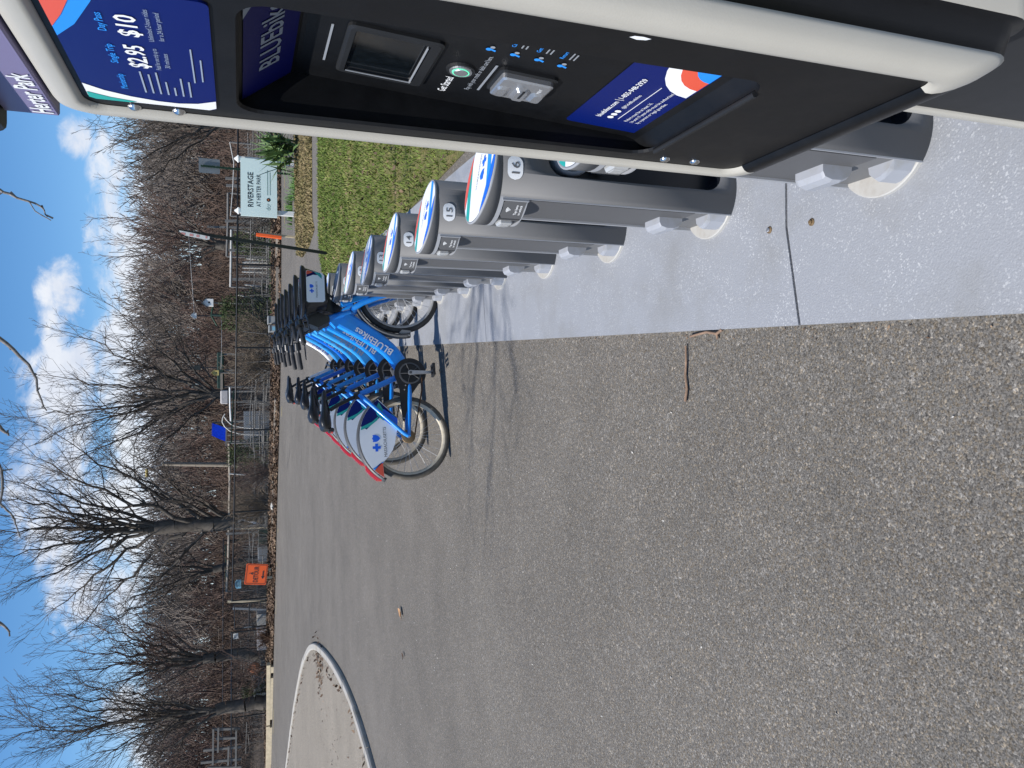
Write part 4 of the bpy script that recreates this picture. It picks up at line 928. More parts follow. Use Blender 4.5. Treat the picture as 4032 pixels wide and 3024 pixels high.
# ------------------------------------------------------------------ share bikes (x forward, z up, drive side faces -y)
RH = (0.02, 0.338); FH = (1.232, 0.338); WR = 0.338
def wheel(B, parent, name, hub, tyre_m, rim_m, label=None, nsp=28):
    hx, hz = hub
    mb = MB(); mb.tube([(hx + (WR - .024) * math.cos(2 * math.pi * i / 40), 0, hz + (WR - .024) * math.sin(2 * math.pi * i / 40)) for i in range(40)], .024, 8, closed=True); w = mb.build(name, [tyre_m], parent)
    w.name = name
    prof = [(.304, -.0175), (.292, -.0165), (.276, -.008), (.276, .008), (.292, .0165), (.304, .0175)]
    mb = MB(); mb.loft([[(hx + r * math.cos(2 * math.pi * i / 40), y, hz + r * math.sin(2 * math.pi * i / 40)) for i in range(40)] for r, y in prof], smooth=True); mb.build('rim', [rim_m], w)
    mb = MB()
    for i in range(nsp):
        a = 2 * math.pi * (i + .3) / nsp; b = a + (0.5 if i % 4 < 2 else -0.5); s = .026 if i % 2 else -.026
        mb.tube([(hx + .028 * math.cos(b), s, hz + .028 * math.sin(b)), (hx + .286 * math.cos(a), s * .15, hz + .286 * math.sin(a))], .0016, 3, cap=False)
    sp = mb.build('spoke_set', ['spoke_steel'], w)
    mb = MB(); mb.loft([[(hx + r * math.cos(2 * math.pi * i / 16), y, hz + r * math.sin(2 * math.pi * i / 16)) for i in range(16)] for r, y in ((.014, -.058), (.016, -.034), (.034, -.03), (.034, -.024), (.02, -.018), (.02, .018), (.034, .024), (.034, .03), (.016, .034), (.014, .058))], cap0=True, cap1=True, smooth=True); mb.build('hub', ['rim_silver'], w)
    return w
def build_bike(frame_m, saddle_m, letter_m, label):
    B = thing('share_bike', label, 'bicycle', group='share bikes parked nose-in at the docks')
    wheel(B, B, 'rear_wheel', RH, 'tyre_dusty', 'rim_dusty'); wheel(B, B, 'front_wheel', FH, 'bike_rubber', 'rim_silver')
    # big swooping main beam: box section along a bent centre line
    cl = [(1.010, .800), (.955, .715), (.885, .610), (.815, .515), (.755, .450), (.700, .405), (.640, .370), (.575, .335)]
    hw = [.076, .072, .066, .063, .062, .062, .060, .055]
    loops = []
    for i, (x, z) in enumerate(cl):
        a = cl[max(i - 1, 0)]; b = cl[min(i + 1, len(cl) - 1)]; t = V3((b[0] - a[0], 0, b[1] - a[1])).normalized(); nn = V3((-t.z, 0, t.x))
        if nn.z < 0: nn = -nn
        sec = [(-1, -.75), (-.8, -.98), (0, -1.04), (.8, -.98), (1, -.75), (1.03, 0), (1, .75), (.8, .98), (0, 1.04), (-.8, .98), (-1, .75), (-1.03, 0)]
        loops.append([V3((x, .030 * s[0], z)) + nn * hw[i] * s[1] for s in sec])
    mb = MB(); mb.loft(loops, cap0=True, cap1=True, smooth=False); fb = mb.build('frame_beam', [frame_m], B)
    # lettering along the beam
    p0, p1 = V3((.735, 0, .405)), V3((.962, 0, .728)); u = (p1 - p0).normalized(); v = V3((-u.z, 0, u.x)); o = p0 + V3((0, -.0318, 0)) - v * .0
    mb = MB(); text(mb, 'BLUEbikes', o + u * .005, u, v, .056, w=.345, bold=.014); mb.build('frame_lettering', [letter_m], fb)
    # head tube and the gusset notch
    mb = MB(); mb.tube([(1.068, 0, .735), (1.045, 0, .80), (1.005, 0, .915)], [.034, .036, .034], 12); mb.build('head_tube', [frame_m], B)
    mb = MB(); mb.prism([(.935, .86), (1.02, .93), (1.03, .80), (.97, .80)], (0, .027, 0), (1, 0, 0), (0, 0, 1), .054); mb.build('frame_gusset', [frame_m], B)
    # seat tube, stays
    mb = MB(); mb.tube([(.545, 0, .335), (.505, 0, .420), (.372, 0, .715)], [.026, .024, .022], 10); mb.build('seat_tube', [frame_m], B)
    for s in (-1, 1):
        mb = MB(); mb.tube([(.372, s * .022, .700), (.30, s * .05, .63), (.04, s * .068, .372), (.02, s * .068, .340)], [.016, .017, .016, .016], 8); mb.build('seat_stay', [frame_m], B)
        mb = MB(); mb.tube([(.50, s * .03, .30), (.36, s * .055, .305), (.02, s * .068, .336)], [.018, .018, .014], 8); mb.build('chain_stay', [frame_m], B)
    mb = MB(); mb.tube([(.376, 0, .690), (.366, 0, .735)], .030, 10); mb.tube([(.366, -.03, .722), (.372, .035, .722)], .007, 6); mb.build('seat_clamp', ['bike_black'], B)
    mb = MB(); mb.tube([(.370, 0, .72), (.300, 0, .865), (.262, 0, .925)], .0155, 8); mb.build('seat_post', ['bike_black'], B)
    # saddle
    st = [(.100, .055, .972, .02), (.115, .088, .985, .042), (.155, .102, .995, .050), (.205, .094, .988, .042), (.255, .066, .980, .030), (.310, .040, .978, .023), (.370, .028, .977, .019), (.405, .022, .973, .016), (.418, .010, .968, .009)]
    loops = []
    for x, w, z, t in st: loops.append([(x, w * math.cos(a_), z + (t * .42 * math.sin(a_) if math.sin(a_) > 0 else t * 1.55 * math.sin(a_))) for a_ in [2 * math.pi * i / 14 for i in range(14)]])
    mb = MB(); mb.loft(loops, cap0=True, cap1=True, smooth=True); sd = mb.build('saddle', [saddle_m], B)
    mb = MB(); mb.tube([(.14, -.022, .945), (.24, -.022, .930), (.34, -.018, .948)], .005, 5); mb.tube([(.14, .022, .945), (.24, .022, .930), (.34, .018, .948)], .005, 5); mb.box((.10, 0, .925), (.03, .06, .045), bev=.006); mb.build('saddle_rail', ['bike_black'], sd)
    mb = MB(); mb.box((.083, 0, .918), (.008, .045, .018)); mb.build('saddle_reflector', ['tail_red'], sd)
    # rear mudguard, skirt guard panels
    def guard(hub, r, a0, a1, m, nm, w=.034, n=24):
        loops = []
        for i in range(n + 1):
            a = R_(a0 + (a1 - a0) * i / n); c, s_ = math.cos(a), math.sin(a)
            sec = [(r - .018, -w), (r - .002, -w * .92), (r + .008, -w * .5), (r + .010, 0), (r + .008, w * .5), (r - .002, w * .92), (r - .018, w), (r - .004, w * .8), (r + .004, 0), (r - .004, -w * .8)]
            loops.append([(hub[0] + q[0] * c, q[1], hub[1] + q[0] * s_) for q in sec])
        mb = MB(); mb.loft(loops, cap0=True, cap1=True, smooth=True); return mb.build(nm, [m], B)
    rf = guard(RH, .388, 28, 150, 'fender_grey', 'rear_mudguard', .040)
    ff = guard(FH, .372, 58, 192, 'fender_grey', 'front_mudguard', .036)
    mb = MB(); mb.prism([(.862, .268), (.905, .255), (.915, .33), (.885, .36)], (0, .034, 0), (1, 0, 0), (0, 0, 1), .068); mb.build('mud_flap', ['fender_pale'], ff)
    out = arc(RH[0], RH[1], .378, 36, 147, 22)
    inn = [(-.270, .545), (-.178, .548), (-.135, .505), (-.085, .468), (-.03, .446), (.03, .436), (.055, .428), (.150, .412), (.172, .418)]
    for s in (-1, 1):
        y = s * .052
        mb = MB(); mb.prism(out + inn, (0, y + .0015, 0), (1, 0, 0), (0, 0, 1), .003); sk = mb.build('skirt_guard', ['bike_white' if frame_m != 'bike_white' else 'bike_white'], B)
        if s == 1: continue
        yy = y - .0022
        def art(poly, m, l, nm):
            mb = MB(); mb.flat(poly, (0, yy - l, 0), (1, 0, 0), (0, 0, 1)); return mb.build(nm, [m], sk)
        a_ = arc(RH[0], RH[1], .377, 37, 76, 8)
        art(a_ + [(.085, .66), (.14, .60), (.185, .545), (.205, .50), (.165, .419), (.173, .420)], 'print_navy', 0, 'navy_field')
        art([(.30, .555), (.245, .585), (.195, .575), (.155, .53), (.143, .47), (.16, .418), (.195, .445), (.215, .50), (.25, .53)], 'print_teal', .0006, 'teal_swirl')
        art([(.245, .52), (.205, .545), (.165, .53), (.115, .47), (.100, .42), (.165, .417)], 'print_blue', .0012, 'blue_swirl')
        art([(.08, .705), (.105, .700), (.145, .615), (.19, .56), (.155, .575), (.105, .64)], 'print_teal', .0012, 'teal_stripe')
        art(arc(RH[0], RH[1], .377, 133, 147, 4) + [(-.270, .546), (-.182, .549), (-.19, .58)], 'print_red', .0006, 'red_tail')
        art(arc(RH[0], RH[1], .377, 130, 133, 1) + [(-.19, .58), (-.183, .549), (-.170, .543)], 'print_sky', .0008, 'blue_tail_line')
        mb = MB(); mb.flat([(-.060 + p[0] * .062, .590 + p[1] * .062) for p in CROSS], (0, yy - .0008, 0), (1, 0, 0), (0, 0, 1)); mb.flat([(.012 + p[0] * .066, .592 + p[1] * .062) for p in SHIELD], (0, yy - .0008, 0), (1, 0, 0), (0, 0, 1)); mb.build('guard_emblem', ['print_blue'], sk)
        mb = MB(); text(mb, 'MASSACHUSETTS', (-.135, yy - .0008, .512), (1, 0, 0), (0, 0, 1), .024, w=.235); mb.build('guard_lettering', ['print_black'], sk)
    # red tail light strip
    loops = []
    for i in range(7):
        a = R_(122 + 24 * i / 6); c, s_ = math.cos(a), math.sin(a); h = .020 if 0 < i < 6 else .006
        loops.append([(RH[0] + q[0] * c, q[1], RH[1] + q[0] * s_) for q in ((.398, -.022), (.398 + h, -.016), (.398 + h, .016), (.398, .022))])
    mb = MB(); mb.loft(loops, cap0=True, cap1=True); mb.build('tail_light', ['tail_red'], B)
    # drive side: chain case, chainring, cranks
    bb = (.535, .292)
    cg = arc(bb[0], bb[1], .128, -115, 118, 20) + [(.40, .385), (.27, .385), (.15, .375), (.135, .362), (.20, .345), (.36, .290), (.44, .230)]
    hole = arc(bb[0], bb[1], .085, 0, 345, 22)
    mb = MB(); mb.prism(cg, (0, -.050, 0), (1, 0, 0), (0, 0, 1), .006); cc = mb.build('chain_case', ['bike_black'], B)
    for (x, z) in ((.435, .335), (.40, .345), (.165, .366)):
        mb = MB(); mb.loft([[(x + r * math.cos(i * math.pi / 4), y, z + r * math.sin(i * math.pi / 4)) for i in range(8)] for r, y in ((.006, -.056), (.004, -.060))], cap1=True); mb.build('case_screw', ['silver'], cc)
    mb = MB()
    mb.loft([[(bb[0] + r * math.cos(2 * math.pi * i / 30), y, bb[1] + r * math.sin(2 * math.pi * i / 30)) for i in range(30)] for r, y in ((.090, -.0565), (.090, -.061), (.078, -.061), (.078, -.0565))], smooth=False)
    for k in range(5):
        a = R_(72 * k + 20); mb.bar((bb[0] + .02 * math.cos(a), -.059, bb[1] + .02 * math.sin(a)), (bb[0] + .082 * math.cos(a), -.059, bb[1] + .082 * math.sin(a)), .004, .020, up=(0, 1, 0))
    mb.build('chainring', ['fender_grey'], B)
    for s, dz in ((-1, -1), (1, 1)):
        y = s * .075
        mb = MB(); mb.loft([[(bb[0] + dx, y + dy, bb[1] + dz * l) for dx, dy in ((-w, -.007), (w, -.007), (w, .007), (-w, .007))] for l, w in ((-.018, .012), (0, .020), (.03, .016), (.15, .011), (.178, .013), (.186, .006))], cap0=True, cap1=True); cr = mb.build('crank', ['silver'], B)
        mb = MB(); mb.tube([(bb[0], y - .012, bb[1]), (bb[0], y + .012, bb[1])], .012, 10); mb.build('crank_bolt', ['fender_grey'], cr)
        zc = bb[1] + dz * .172; yc = s * .135
        mb = MB()
        for dx in (-.042, .042): mb.box((bb[0] + dx, yc, zc), (.014, .085, .024), bev=.004)
        for dy in (-.038, .038): mb.box((bb[0], yc + dy, zc), (.085, .012, .020), bev=.003)
        mb.tube([(bb[0], s * .08, zc), (bb[0], yc + s * .04, zc)], .010, 8); mb.build('pedal', ['bike_black'], B)
    # sprocket, chain
    mb = MB(); mb.loft([[(RH[0] + r * math.cos(2 * math.pi * i / 20), y, RH[1] + r * math.sin(2 * math.pi * i / 20)) for i in range(20)] for r, y in ((.052, -.040), (.055, -.046), (.052, -.052), (.030, -.056))], cap0=True, cap1=True); mb.build('sprocket', ['sprocket'], B)
    mb = MB(); mb.tube([(.03, -.048, .286), (.25, -.050, .240), (.40, -.053, .205), (.50, -.055, .200)], .006, 5); mb.build('chain', ['chain_rust'], B)
    # fork: blue docking arm and legs
    mb = MB(); mb.tube([(1.075, 0, .72), (1.10, 0, .70), (1.125, 0, .675)], [.034, .038, .03], 10); fk = mb.build('fork_crown', [frame_m], B)
    for s in (-1, 1):
        mb = MB(); mb.tube([(1.095, s * .030, .715), (1.135, s * .058, .640), (1.19, s * .062, .50), (1.232, s * .060, .338)], [.020, .020, .017, .012], 8, ell=(1.25, .8)); mb.build('fork_leg', [frame_m], B)
    mb = MB(); mb.prism([(1.10, .80), (1.14, .83), (1.235, .60), (1.29, .50), (1.25, .49), (1.17, .60)], (0, -.066, 0), (1, 0, 0), (0, 0, 1), .018); mb.build('docking_arm', [frame_m], B)
    # handlebar, controls
    mb = MB(); mb.tube([(1.005, 0, .90), (.985, 0, 1.00), (.965, 0, 1.10)], .020, 10); mb.build('stem', ['bike_black'], B)
    mb = MB(); hb = [(.70, -.315, 1.120), (.785, -.300, 1.132), (.885, -.245, 1.148), (.950, -.14, 1.135), (.968, 0, 1.120), (.950, .14, 1.135), (.885, .245, 1.148), (.785, .300, 1.132), (.70, .315, 1.120)]
    mb.tube(hb, .0125, 8); br = mb.build('handlebar', ['bike_black'], B)
    for s in (-1, 1):
        mb = MB(); mb.tube([(.690, s * .317, 1.119), (.700, s * .315, 1.120), (.76, s * .306, 1.128), (.825, s * .285, 1.138)], [.014, .0195, .018, .0185], 10); mb.build('grip', ['bike_rubber'], br)
        mb = MB(); mb.tube([(.845, s * .268, 1.143), (.895, s * .235, 1.150)], [.030, .027], 10); mb.build('shifter', ['bike_black'], br)
        mb = MB(); mb.tube([(.93, s * .20, 1.125), (.95, s * .25, 1.10), (.88, s * .305, 1.085), (.78, s * .335, 1.075)], [.008, .009, .008, .006], 6, ell=(.6, 1.3)); mb.build('brake_lever', ['bike_black'], br)
    mb = MB(); mb.prism([(.925, .995), (.960, 1.070), (1.035, 1.070), (1.055, .99), (1.02, .905), (.975, .905)], (0, .045, 0), (1, 0, 0), (0, 0, 1), .09); mb.build('control_box', ['bike_black'], B)
    mb = MB(); mb.tube([(.93, -.15, 1.12), (.98, -.18, 1.06), (1.04, -.12, .98), (1.06, -.03, .88)], .005, 5); mb.tube([(.93, .15, 1.12), (.98, .18, 1.06), (1.04, .12, .98), (1.06, .03, .88)], .005, 5); mb.build('brake_cable', ['bike_rubber'], B)
    # front tray
    def tl(z, f, b, w, r=.05):
        return [(x, y, z) for x, y in rrect(b, f, -w, w, r, 4)]
    mb = MB(); mb.loft([tl(.922, 1.33, 1.09, .150), tl(.928, 1.345, 1.075, .163), tl(1.085, 1.385, 1.045, .185), tl(1.100, 1.400, 1.030, .200), tl(1.118, 1.402, 1.028, .202), tl(1.124, 1.392, 1.038, .192), tl(1.112, 1.380, 1.050, .182), tl(.945, 1.335, 1.085, .156)], cap0=True, cap1=True, smooth=False); tr = mb.build('front_tray', ['bike_black'], B)
    # printed panel on the tray's near side
    sy = lambda z: -.163 - (z - .928) * .022 / .157 - .0025
    def tp(u, z, l=0): return (u, sy(z) - l, z)
    pl = [(1.105, .942), (1.315, .942), (1.335, .957), (1.352, 1.072), (1.342, 1.083), (1.090, 1.083), (1.080, 1.070), (1.090, .957)]
    mb = MB(); mb.add([tp(*p) for p in pl], [tuple(range(8))]); lb = mb.build('tray_label', ['bike_white'], tr)
    mb = MB()
    for k, (poly, l) in enumerate((([(1.30, .962), (1.315, .962), (1.335, .975), (1.350, 1.070), (1.340, 1.080), (1.29, 1.080), (1.315, 1.03), (1.315, .99)], .0006), ([(1.285, .962), (1.32, .964), (1.336, .985), (1.34, 1.02), (1.32, 1.0)], .0010), ([(1.338, 1.03), (1.350, 1.070), (1.340, 1.080), (1.312, 1.080), (1.325, 1.05)], .0012))):
        mb.add([tp(p[0], p[1], l) for p in poly], [tuple(range(len(poly)))], k)
    mb.build('label_corner', ['print_navy_dark', 'print_teal', 'print_red'], lb)
    mb = MB(); mb.add([tp(1.178 + p[0] * .034, 1.042 + p[1] * .034, .001) for p in CROSS], [tuple(range(12))]); mb.add([tp(1.218 + p[0] * .036, 1.043 + p[1] * .034, .001) for p in SHIELD], [tuple(range(10))]); mb.build('tray_emblem', ['print_blue'], lb)
    mb = MB(); text(mb, 'MASSACHUSETTS', None, None, None, .013, w=.135, fn=lambda u_, v_: tp(1.125 + u_, .998 + v_, .001)); mb.build('tray_lettering', ['print_black'], lb)
    mb = MB(); mb.prism([(1.06, .84), (1.10, .80), (1.16, .88), (1.26, .945), (1.06, .945)], (0, .03, 0), (1, 0, 0), (0, 0, 1), .06); mb.tube([(1.12, -.07, .80), (1.20, -.11, .946)], .010, 6); mb.tube([(1.12, .07, .80), (1.20, .11, .946)], .010, 6); mb.build('tray_bracket', ['bike_black'], B)
    return B
def build_bikes():
    A = V3((-.434, 5.924, 0)); ang = math.atan2(.317, 1.083)
    protos = {}
    rows = [('bike_blue', 'saddle_black', 'print_white', 'blue share bike with dusty rear wheel, nearest of the row'),
            ('bike_blue', 'saddle_black', 'print_white', 'blue share bike second from the camera in the docked row'),
            ('bike_blue_pale', 'saddle_black', 'print_grey', 'faded blue share bike third from the camera in the docked row'),
            ('bike_blue_pale', 'saddle_black', 'print_grey', 'faded blue share bike fourth from the camera in the docked row'),
            ('bike_blue_deep', 'saddle_black', 'print_white', 'deep blue share bike fifth from the camera in the docked row'),
            ('bike_blue_pale', 'saddle_black', 'print_sky', 'pale-lettered blue share bike sixth from the camera, beside the white one'),
            ('bike_white', 'saddle_grey', 'print_blue', 'white share bike with grey saddle, farthest of the row')]
    jit = [(0, 0), (.5, .01), (-.6, -.01), (.4, .0), (.2, .01), (-.5, 0), (.3, -.01)]
    crank = [0, 75, -35, -30, -60, 150, 20]
    for k, (fm, sm, lm, lab) in enumerate(rows):
        if (fm, lm) in protos: o = copy_tree(protos[(fm, lm)])
        else: o = build_bike(fm, sm, lm, lab); protos[(fm, lm)] = o
        o['label'] = lab
        o.location = (A.x + .0312 * k + jit[k][1], A.y + .7655 * k, 0.0); o.rotation_euler = (R_(-2.6 if k else -2.0), 0, ang + R_(jit[k][0]))
        # saddles at their own heights, cranks at their own angles
        dz = [0, .02, -.06, -.03, -.02, .03, .0][k]
        for c in o.children if k == 0 else [x for x in bpy.data.objects if x.parent == o]:
            n = c.name.split('.')[0]
            st = [0, 5, -4, 3, -5, 4, 2][k]
            if st and n in ('handlebar', 'front_tray', 'tray_bracket', 'stem', 'control_box', 'brake_cable'):
                pv = V3((1.02, 0, 1.0)); c.matrix_basis = Matrix.Translation(pv) @ Matrix.Rotation(R_(st), 4, 'Z') @ Matrix.Translation(-pv)
            if n == 'saddle': c.location = (-dz * .42, 0, dz)
            if n in ('crank', 'pedal') and crank[k]:
                bb = V3((.535, 0, .292)); Rm = Matrix.Translation(bb) @ Matrix.Rotation(R_(crank[k]), 4, 'Y') @ Matrix.Translation(-bb)
                c.matrix_basis = Rm
build_bikes()
# ------------------------------------------------------------------ bare trees
def grow(S, p, d, L, r, lev, rng, maxlev, up=0.10, wig=0.16, kids=1.0, spread=(22, 48), step=None):
    n = max(3, int(round(L / (step or (0.55 if lev == 0 else 0.38))))); n = min(n, 14)
    ra = r
    for i in range(n):
        d = (d + Vector((rng.gauss(0, wig), rng.gauss(0, wig), rng.gauss(0, wig * .7) + up * (.5 if lev < 2 else 1)))).normalized()
        q = p + d * (L / n); rb = max(r * (1 - .72 * (i + 1) / n), .003)
        S.append((p, q, ra, rb, lev))
        if lev < maxlev and (i + 1) / n > .18:
            m = kids * (1.15 if lev else 1.0)
            c = int(m) + (1 if rng.random() < m - int(m) else 0)
            for _ in range(c):
                ax = d.orthogonal().normalized(); ax.rotate(Matrix.Rotation(rng.uniform(0, 6.283), 3, d))
                dd = d.copy(); dd.rotate(Matrix.Rotation(R_(rng.uniform(*spread)), 3, ax))
                grow(S, q, dd, L * rng.uniform(.34, .60) * (1.12 - .55 * i / n), max(rb * .62, .004), lev + 1, rng, maxlev, up, wig, kids, spread, step)
        p, ra = q, rb
def bez(p0, p1, p2, p3, t): s = 1 - t; return p0 * s ** 3 + p1 * 3 * s * s * t + p2 * 3 * s * t * t + p3 * t ** 3
def limb(S, a, b, r0, r1, rng, bow=0.25, maxlev=3, kids=.8, n=12, sub=.30, spread=(22, 50), up=.08, start=.22):
    """one main limb from a to b rising in a curve, with side branches"""
    d = b - a; L = d.length
    c1 = a + d * .33 + Vector((-d.x * bow, -d.y * bow, -0.0)) * .6 + Vector((0, 0, L * bow * .3)); c2 = a + d * .70 + Vector((-d.x, -d.y, 0)) * bow * .25 + Vector((rng.gauss(0, .02) * L, rng.gauss(0, .02) * L, 0))
    p = a; ra = r0
    for i in range(n):
        t = (i + 1) / n; q = bez(a, c1, c2, b, t) + Vector((rng.gauss(0, .012), rng.gauss(0, .012), rng.gauss(0, .006))) * L * (1 if i < n - 1 else .3)
        rb = r0 + (r1 - r0) * t ** .8
        S.append((p, q, ra, rb, 0 if rb > .035 else 1)); dd0 = (q - p).normalized()
        if t > start:
            for _ in range(2 if rng.random() < .75 else 1):
                ax = dd0.orthogonal().normalized(); ax.rotate(Matrix.Rotation(rng.uniform(0, 6.283), 3, dd0)); dd = dd0.copy(); dd.rotate(Matrix.Rotation(R_(rng.uniform(*spread)), 3, ax))
                grow(S, q, dd, L * sub * rng.uniform(.6, 1.15) * (1.15 - .5 * t), rb * .55, 1, rng, maxlev, up, .13, kids, (20, 45))
        p, ra = q, rb
    grow(S, p, (b - c2).normalized(), L * sub * .9, r1, 1, rng, maxlev, up, .12, kids, (18, 40))
def tree_obj(name, S, label, base, tm='bark', cm='twig', group='bare trees beyond the fence', thick=.05):
    t = thing(name, label, 'tree', base, group=group)
    sh = [(s[0] - base, s[1] - base, s[2], s[3]) for s in S if s[2] > thick]; th = [(s[0] - base, s[1] - base, s[2], s[3]) for s in S if s[2] <= thick]
    if sh:
        me = segmesh('trunk', sh, 7); me.materials.append(MATS[tm]); link('trunk', me, t)
    me = segmesh('crown', th, 3); me.materials.append(MATS[cm]); link('crown', me, t)
    return t
def gz(x, y): return max(hill_z(x, y), -.02)
def fan_tree(label, basepx, Y, fork, tips, r, seed, trunk_tip=None, cm='twig', maxlev=3, kids=.74, sub=.33, mn=.0075, depth=2.4, bow=.10, name='bare_tree'):
    rng = random.Random(seed); S = []
    b = P(basepx[0], basepx[1], Y); b.z = gz(b.x, Y) - .05
    f = P(fork[0], fork[1], Y)
    n = 6; p = b; ra = r * 1.25
    for i in range(n):
        t = (i + 1) / n; q = b.lerp(f, t) + Vector((rng.gauss(0, .05), rng.gauss(0, .05), 0)); rb = r * (1.25 - .3 * t); S.append((p, q, ra, rb, 0)); p, ra = q, rb
    for (x, y, k, w) in tips:
        tip = P(x, y, Y + rng.uniform(-depth, depth)); st = b.lerp(p, k)
        limb(S, st, tip, r * w * .62, .020, rng, bow=bow, maxlev=maxlev, kids=kids, sub=sub)
    S = [(a, c, max(s, mn), max(e, mn), l) for a, c, s, e, l in S]
    return tree_obj(name, S, label, b, cm=cm)
fan_tree('large bare tree with widely fanned limbs, between the blue roof and the dark garden table', (905, 1562), 47, (830, 1552),
         [(160, 1640, 1, .62), (215, 1480, 1, .55), (330, 1330, 1, .58), (470, 1230, .95, .52), (560, 1180, .9, .42), (180, 1730, 1, .55), (250, 1840, .95, .5), (420, 1330, 1, .4), (300, 1600, 1, .5), (520, 1860, .8, .35), (640, 1230, .7, .3), (380, 1770, .9, .4)], .30, 3)
fan_tree('tallest bare tree with a thick forked trunk, behind the wooden garden gate', (955, 2052), 46, (610, 2082),
         [(20, 2030, 1, .55), (-40, 2100, 1, .6), (10, 2190, 1, .55), (90, 2300, .95, .5), (190, 2420, .9, .5), (50, 1900, .80, .55), (140, 1800, .62, .60), (240, 1720, .50, .55), (400, 1770, .40, .50), (320, 2460, .70, .48), (520, 1790, .32, .42), (-30, 1960, 1, .5), (230, 2150, 1, .45), (150, 1970, .9, .45), (470, 2420, .45, .4), (640, 1850, .28, .35), (60, 2080, 1, .5)], .40, 5)
fan_tree('slim bare tree leaning left, behind the detour sign', (925, 2205), 50, (840, 2240), [(420, 2200, 1, .6), (380, 2300, 1, .6), (470, 2380, 1, .5), (520, 2140, .9, .45), (600, 2330, .8, .4), (450, 2440, .9, .4)], .24, 8)
fan_tree('bare tree with twin dark trunks, left of the garden gate', (915, 2585), 47, (800, 2590), [(300, 2560, 1, .55), (330, 2440, 1, .5), (280, 2640, 1, .55), (400, 2420, .9, .45), (350, 2720, .9, .5), (480, 2380, .8, .4), (430, 2620, 1, .4), (520, 2760, .8, .4), (360, 2500, 1, .4)], .30, 12, cm='twig_red')
fan_tree('bare tree with tall upright limbs and one long low bough, at the far left', (930, 2775), 45, (850, 2795), [(200, 2740, 1, .45), (120, 2780, 1, .5), (30, 2915, 1, .6), (130, 2860, 1, .5), (320, 2690, .95, .4), (330, 2990, .9, .5), (560, 3040, .85, .5), (300, 2830, 1, .4), (440, 2960, .9, .4), (250, 2930, .95, .4)], .33, 17)
fan_tree('bare reddish tree above the park sign, its trunk split low', (900, 958), 46, (850, 965), [(470, 860, 1, .55), (490, 950, 1, .55), (480, 1010, 1, .5), (510, 780, 1, .5), (560, 1090, .9, .45), (560, 720, .9, .42), (600, 1150, .8, .38), (620, 820, .8, .35), (540, 900, 1, .4)], .28, 21, cm='twig_red')
fan_tree('bare tree with steep limbs, partly hidden by the kiosk', (915, 470), 40, (850, 490), [(440, 500, 1, .55), (470, 560, 1, .55), (520, 640, 1, .5), (420, 430, 1, .5), (600, 700, .85, .42), (640, 620, .8, .4), (500, 380, 1, .4), (560, 520, 1, .4)], .27, 24)

def edge_at(x):
    for a, b in zip(PATH_EDGE, PATH_EDGE[1:]):
        if a[0] <= x <= b[0]: t = (x - a[0]) / (b[0] - a[0]); return a[1] + (b[1] - a[1]) * t
    return 32
# distant bare woodland reads as one mass of trunks and twigs
def woodland(name, n, xr, yr, hr, m, seed, label, r0=.16, maxlev=2, kids=.75, mn=.018):
    rng = random.Random(seed); S = []
    for i in range(n):
        x = rng.uniform(*xr); y = rng.uniform(*yr); y = max(y, edge_at(x) + 7 + rng.uniform(0, 5)); h = rng.uniform(*hr); z = gz(x, y) - .1
        p = Vector((x, y, z)); lean = Vector((rng.gauss(0, .06), rng.gauss(0, .06), 1)).normalized()
        T = []
        grow(T, p, lean, h * .62, r0 * h / 9, 0, rng, maxlev + 1, .12, .10, kids, (18, 42), step=h * .075)
        S += T
    S = [(a, b, max(s, mn), max(e, mn), l) for a, b, s, e, l in S]
    me = segmesh(name, S, 3); me.materials.append(MATS[m]); o = link(name, me); tag(o, label, 'woodland', kind='stuff'); return len(S)
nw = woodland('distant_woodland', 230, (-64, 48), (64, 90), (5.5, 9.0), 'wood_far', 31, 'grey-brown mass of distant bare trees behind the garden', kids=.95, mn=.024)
nw2 = woodland('middle_woodland', 110, (-48, 36), (54, 66), (4.0, 7.0), 'twig_red', 37, 'reddish brown bare thicket behind the garden plots', r0=.10, mn=.017, kids=.9)
nw3 = woodland('left_thicket', 36, (-40, -19), (50, 60), (6.0, 9.0), 'twig_red', 39, 'dense brown thicket of bare trees on the far left', r0=.11, mn=.013, kids=.8)

def understory(n, xr, yr, hr, m, seed, label, mn):
    rng = random.Random(seed); S = []
    for i in range(n):
        x = rng.uniform(*xr); y = rng.uniform(*yr); z = gz(x, y) - .1
        for _ in range(rng.randint(5, 8)):
            d = Vector((rng.gauss(0, .28), rng.gauss(0, .28), 1)).normalized()
            grow(S, Vector((x + rng.gauss(0, .8), y + rng.gauss(0, .8), z)), d, rng.uniform(*hr), .05, 1, rng, 2, .05, .13, .95, (18, 46), step=.55)
    S = [(a, b, max(s, mn), max(e, mn), l) for a, b, s, e, l in S]
    me = segmesh('woodland_understory', S, 3); me.materials.append(MATS[m]); o = link('woodland_understory', me); tag(o, label, 'woodland', kind='stuff'); return len(S)
nw4 = understory(470, (-66, 50), (60, 92), (3.2, 6.2), 'wood_far', 33, 'grey-brown tangle of saplings filling the foot of the distant wood', .026)
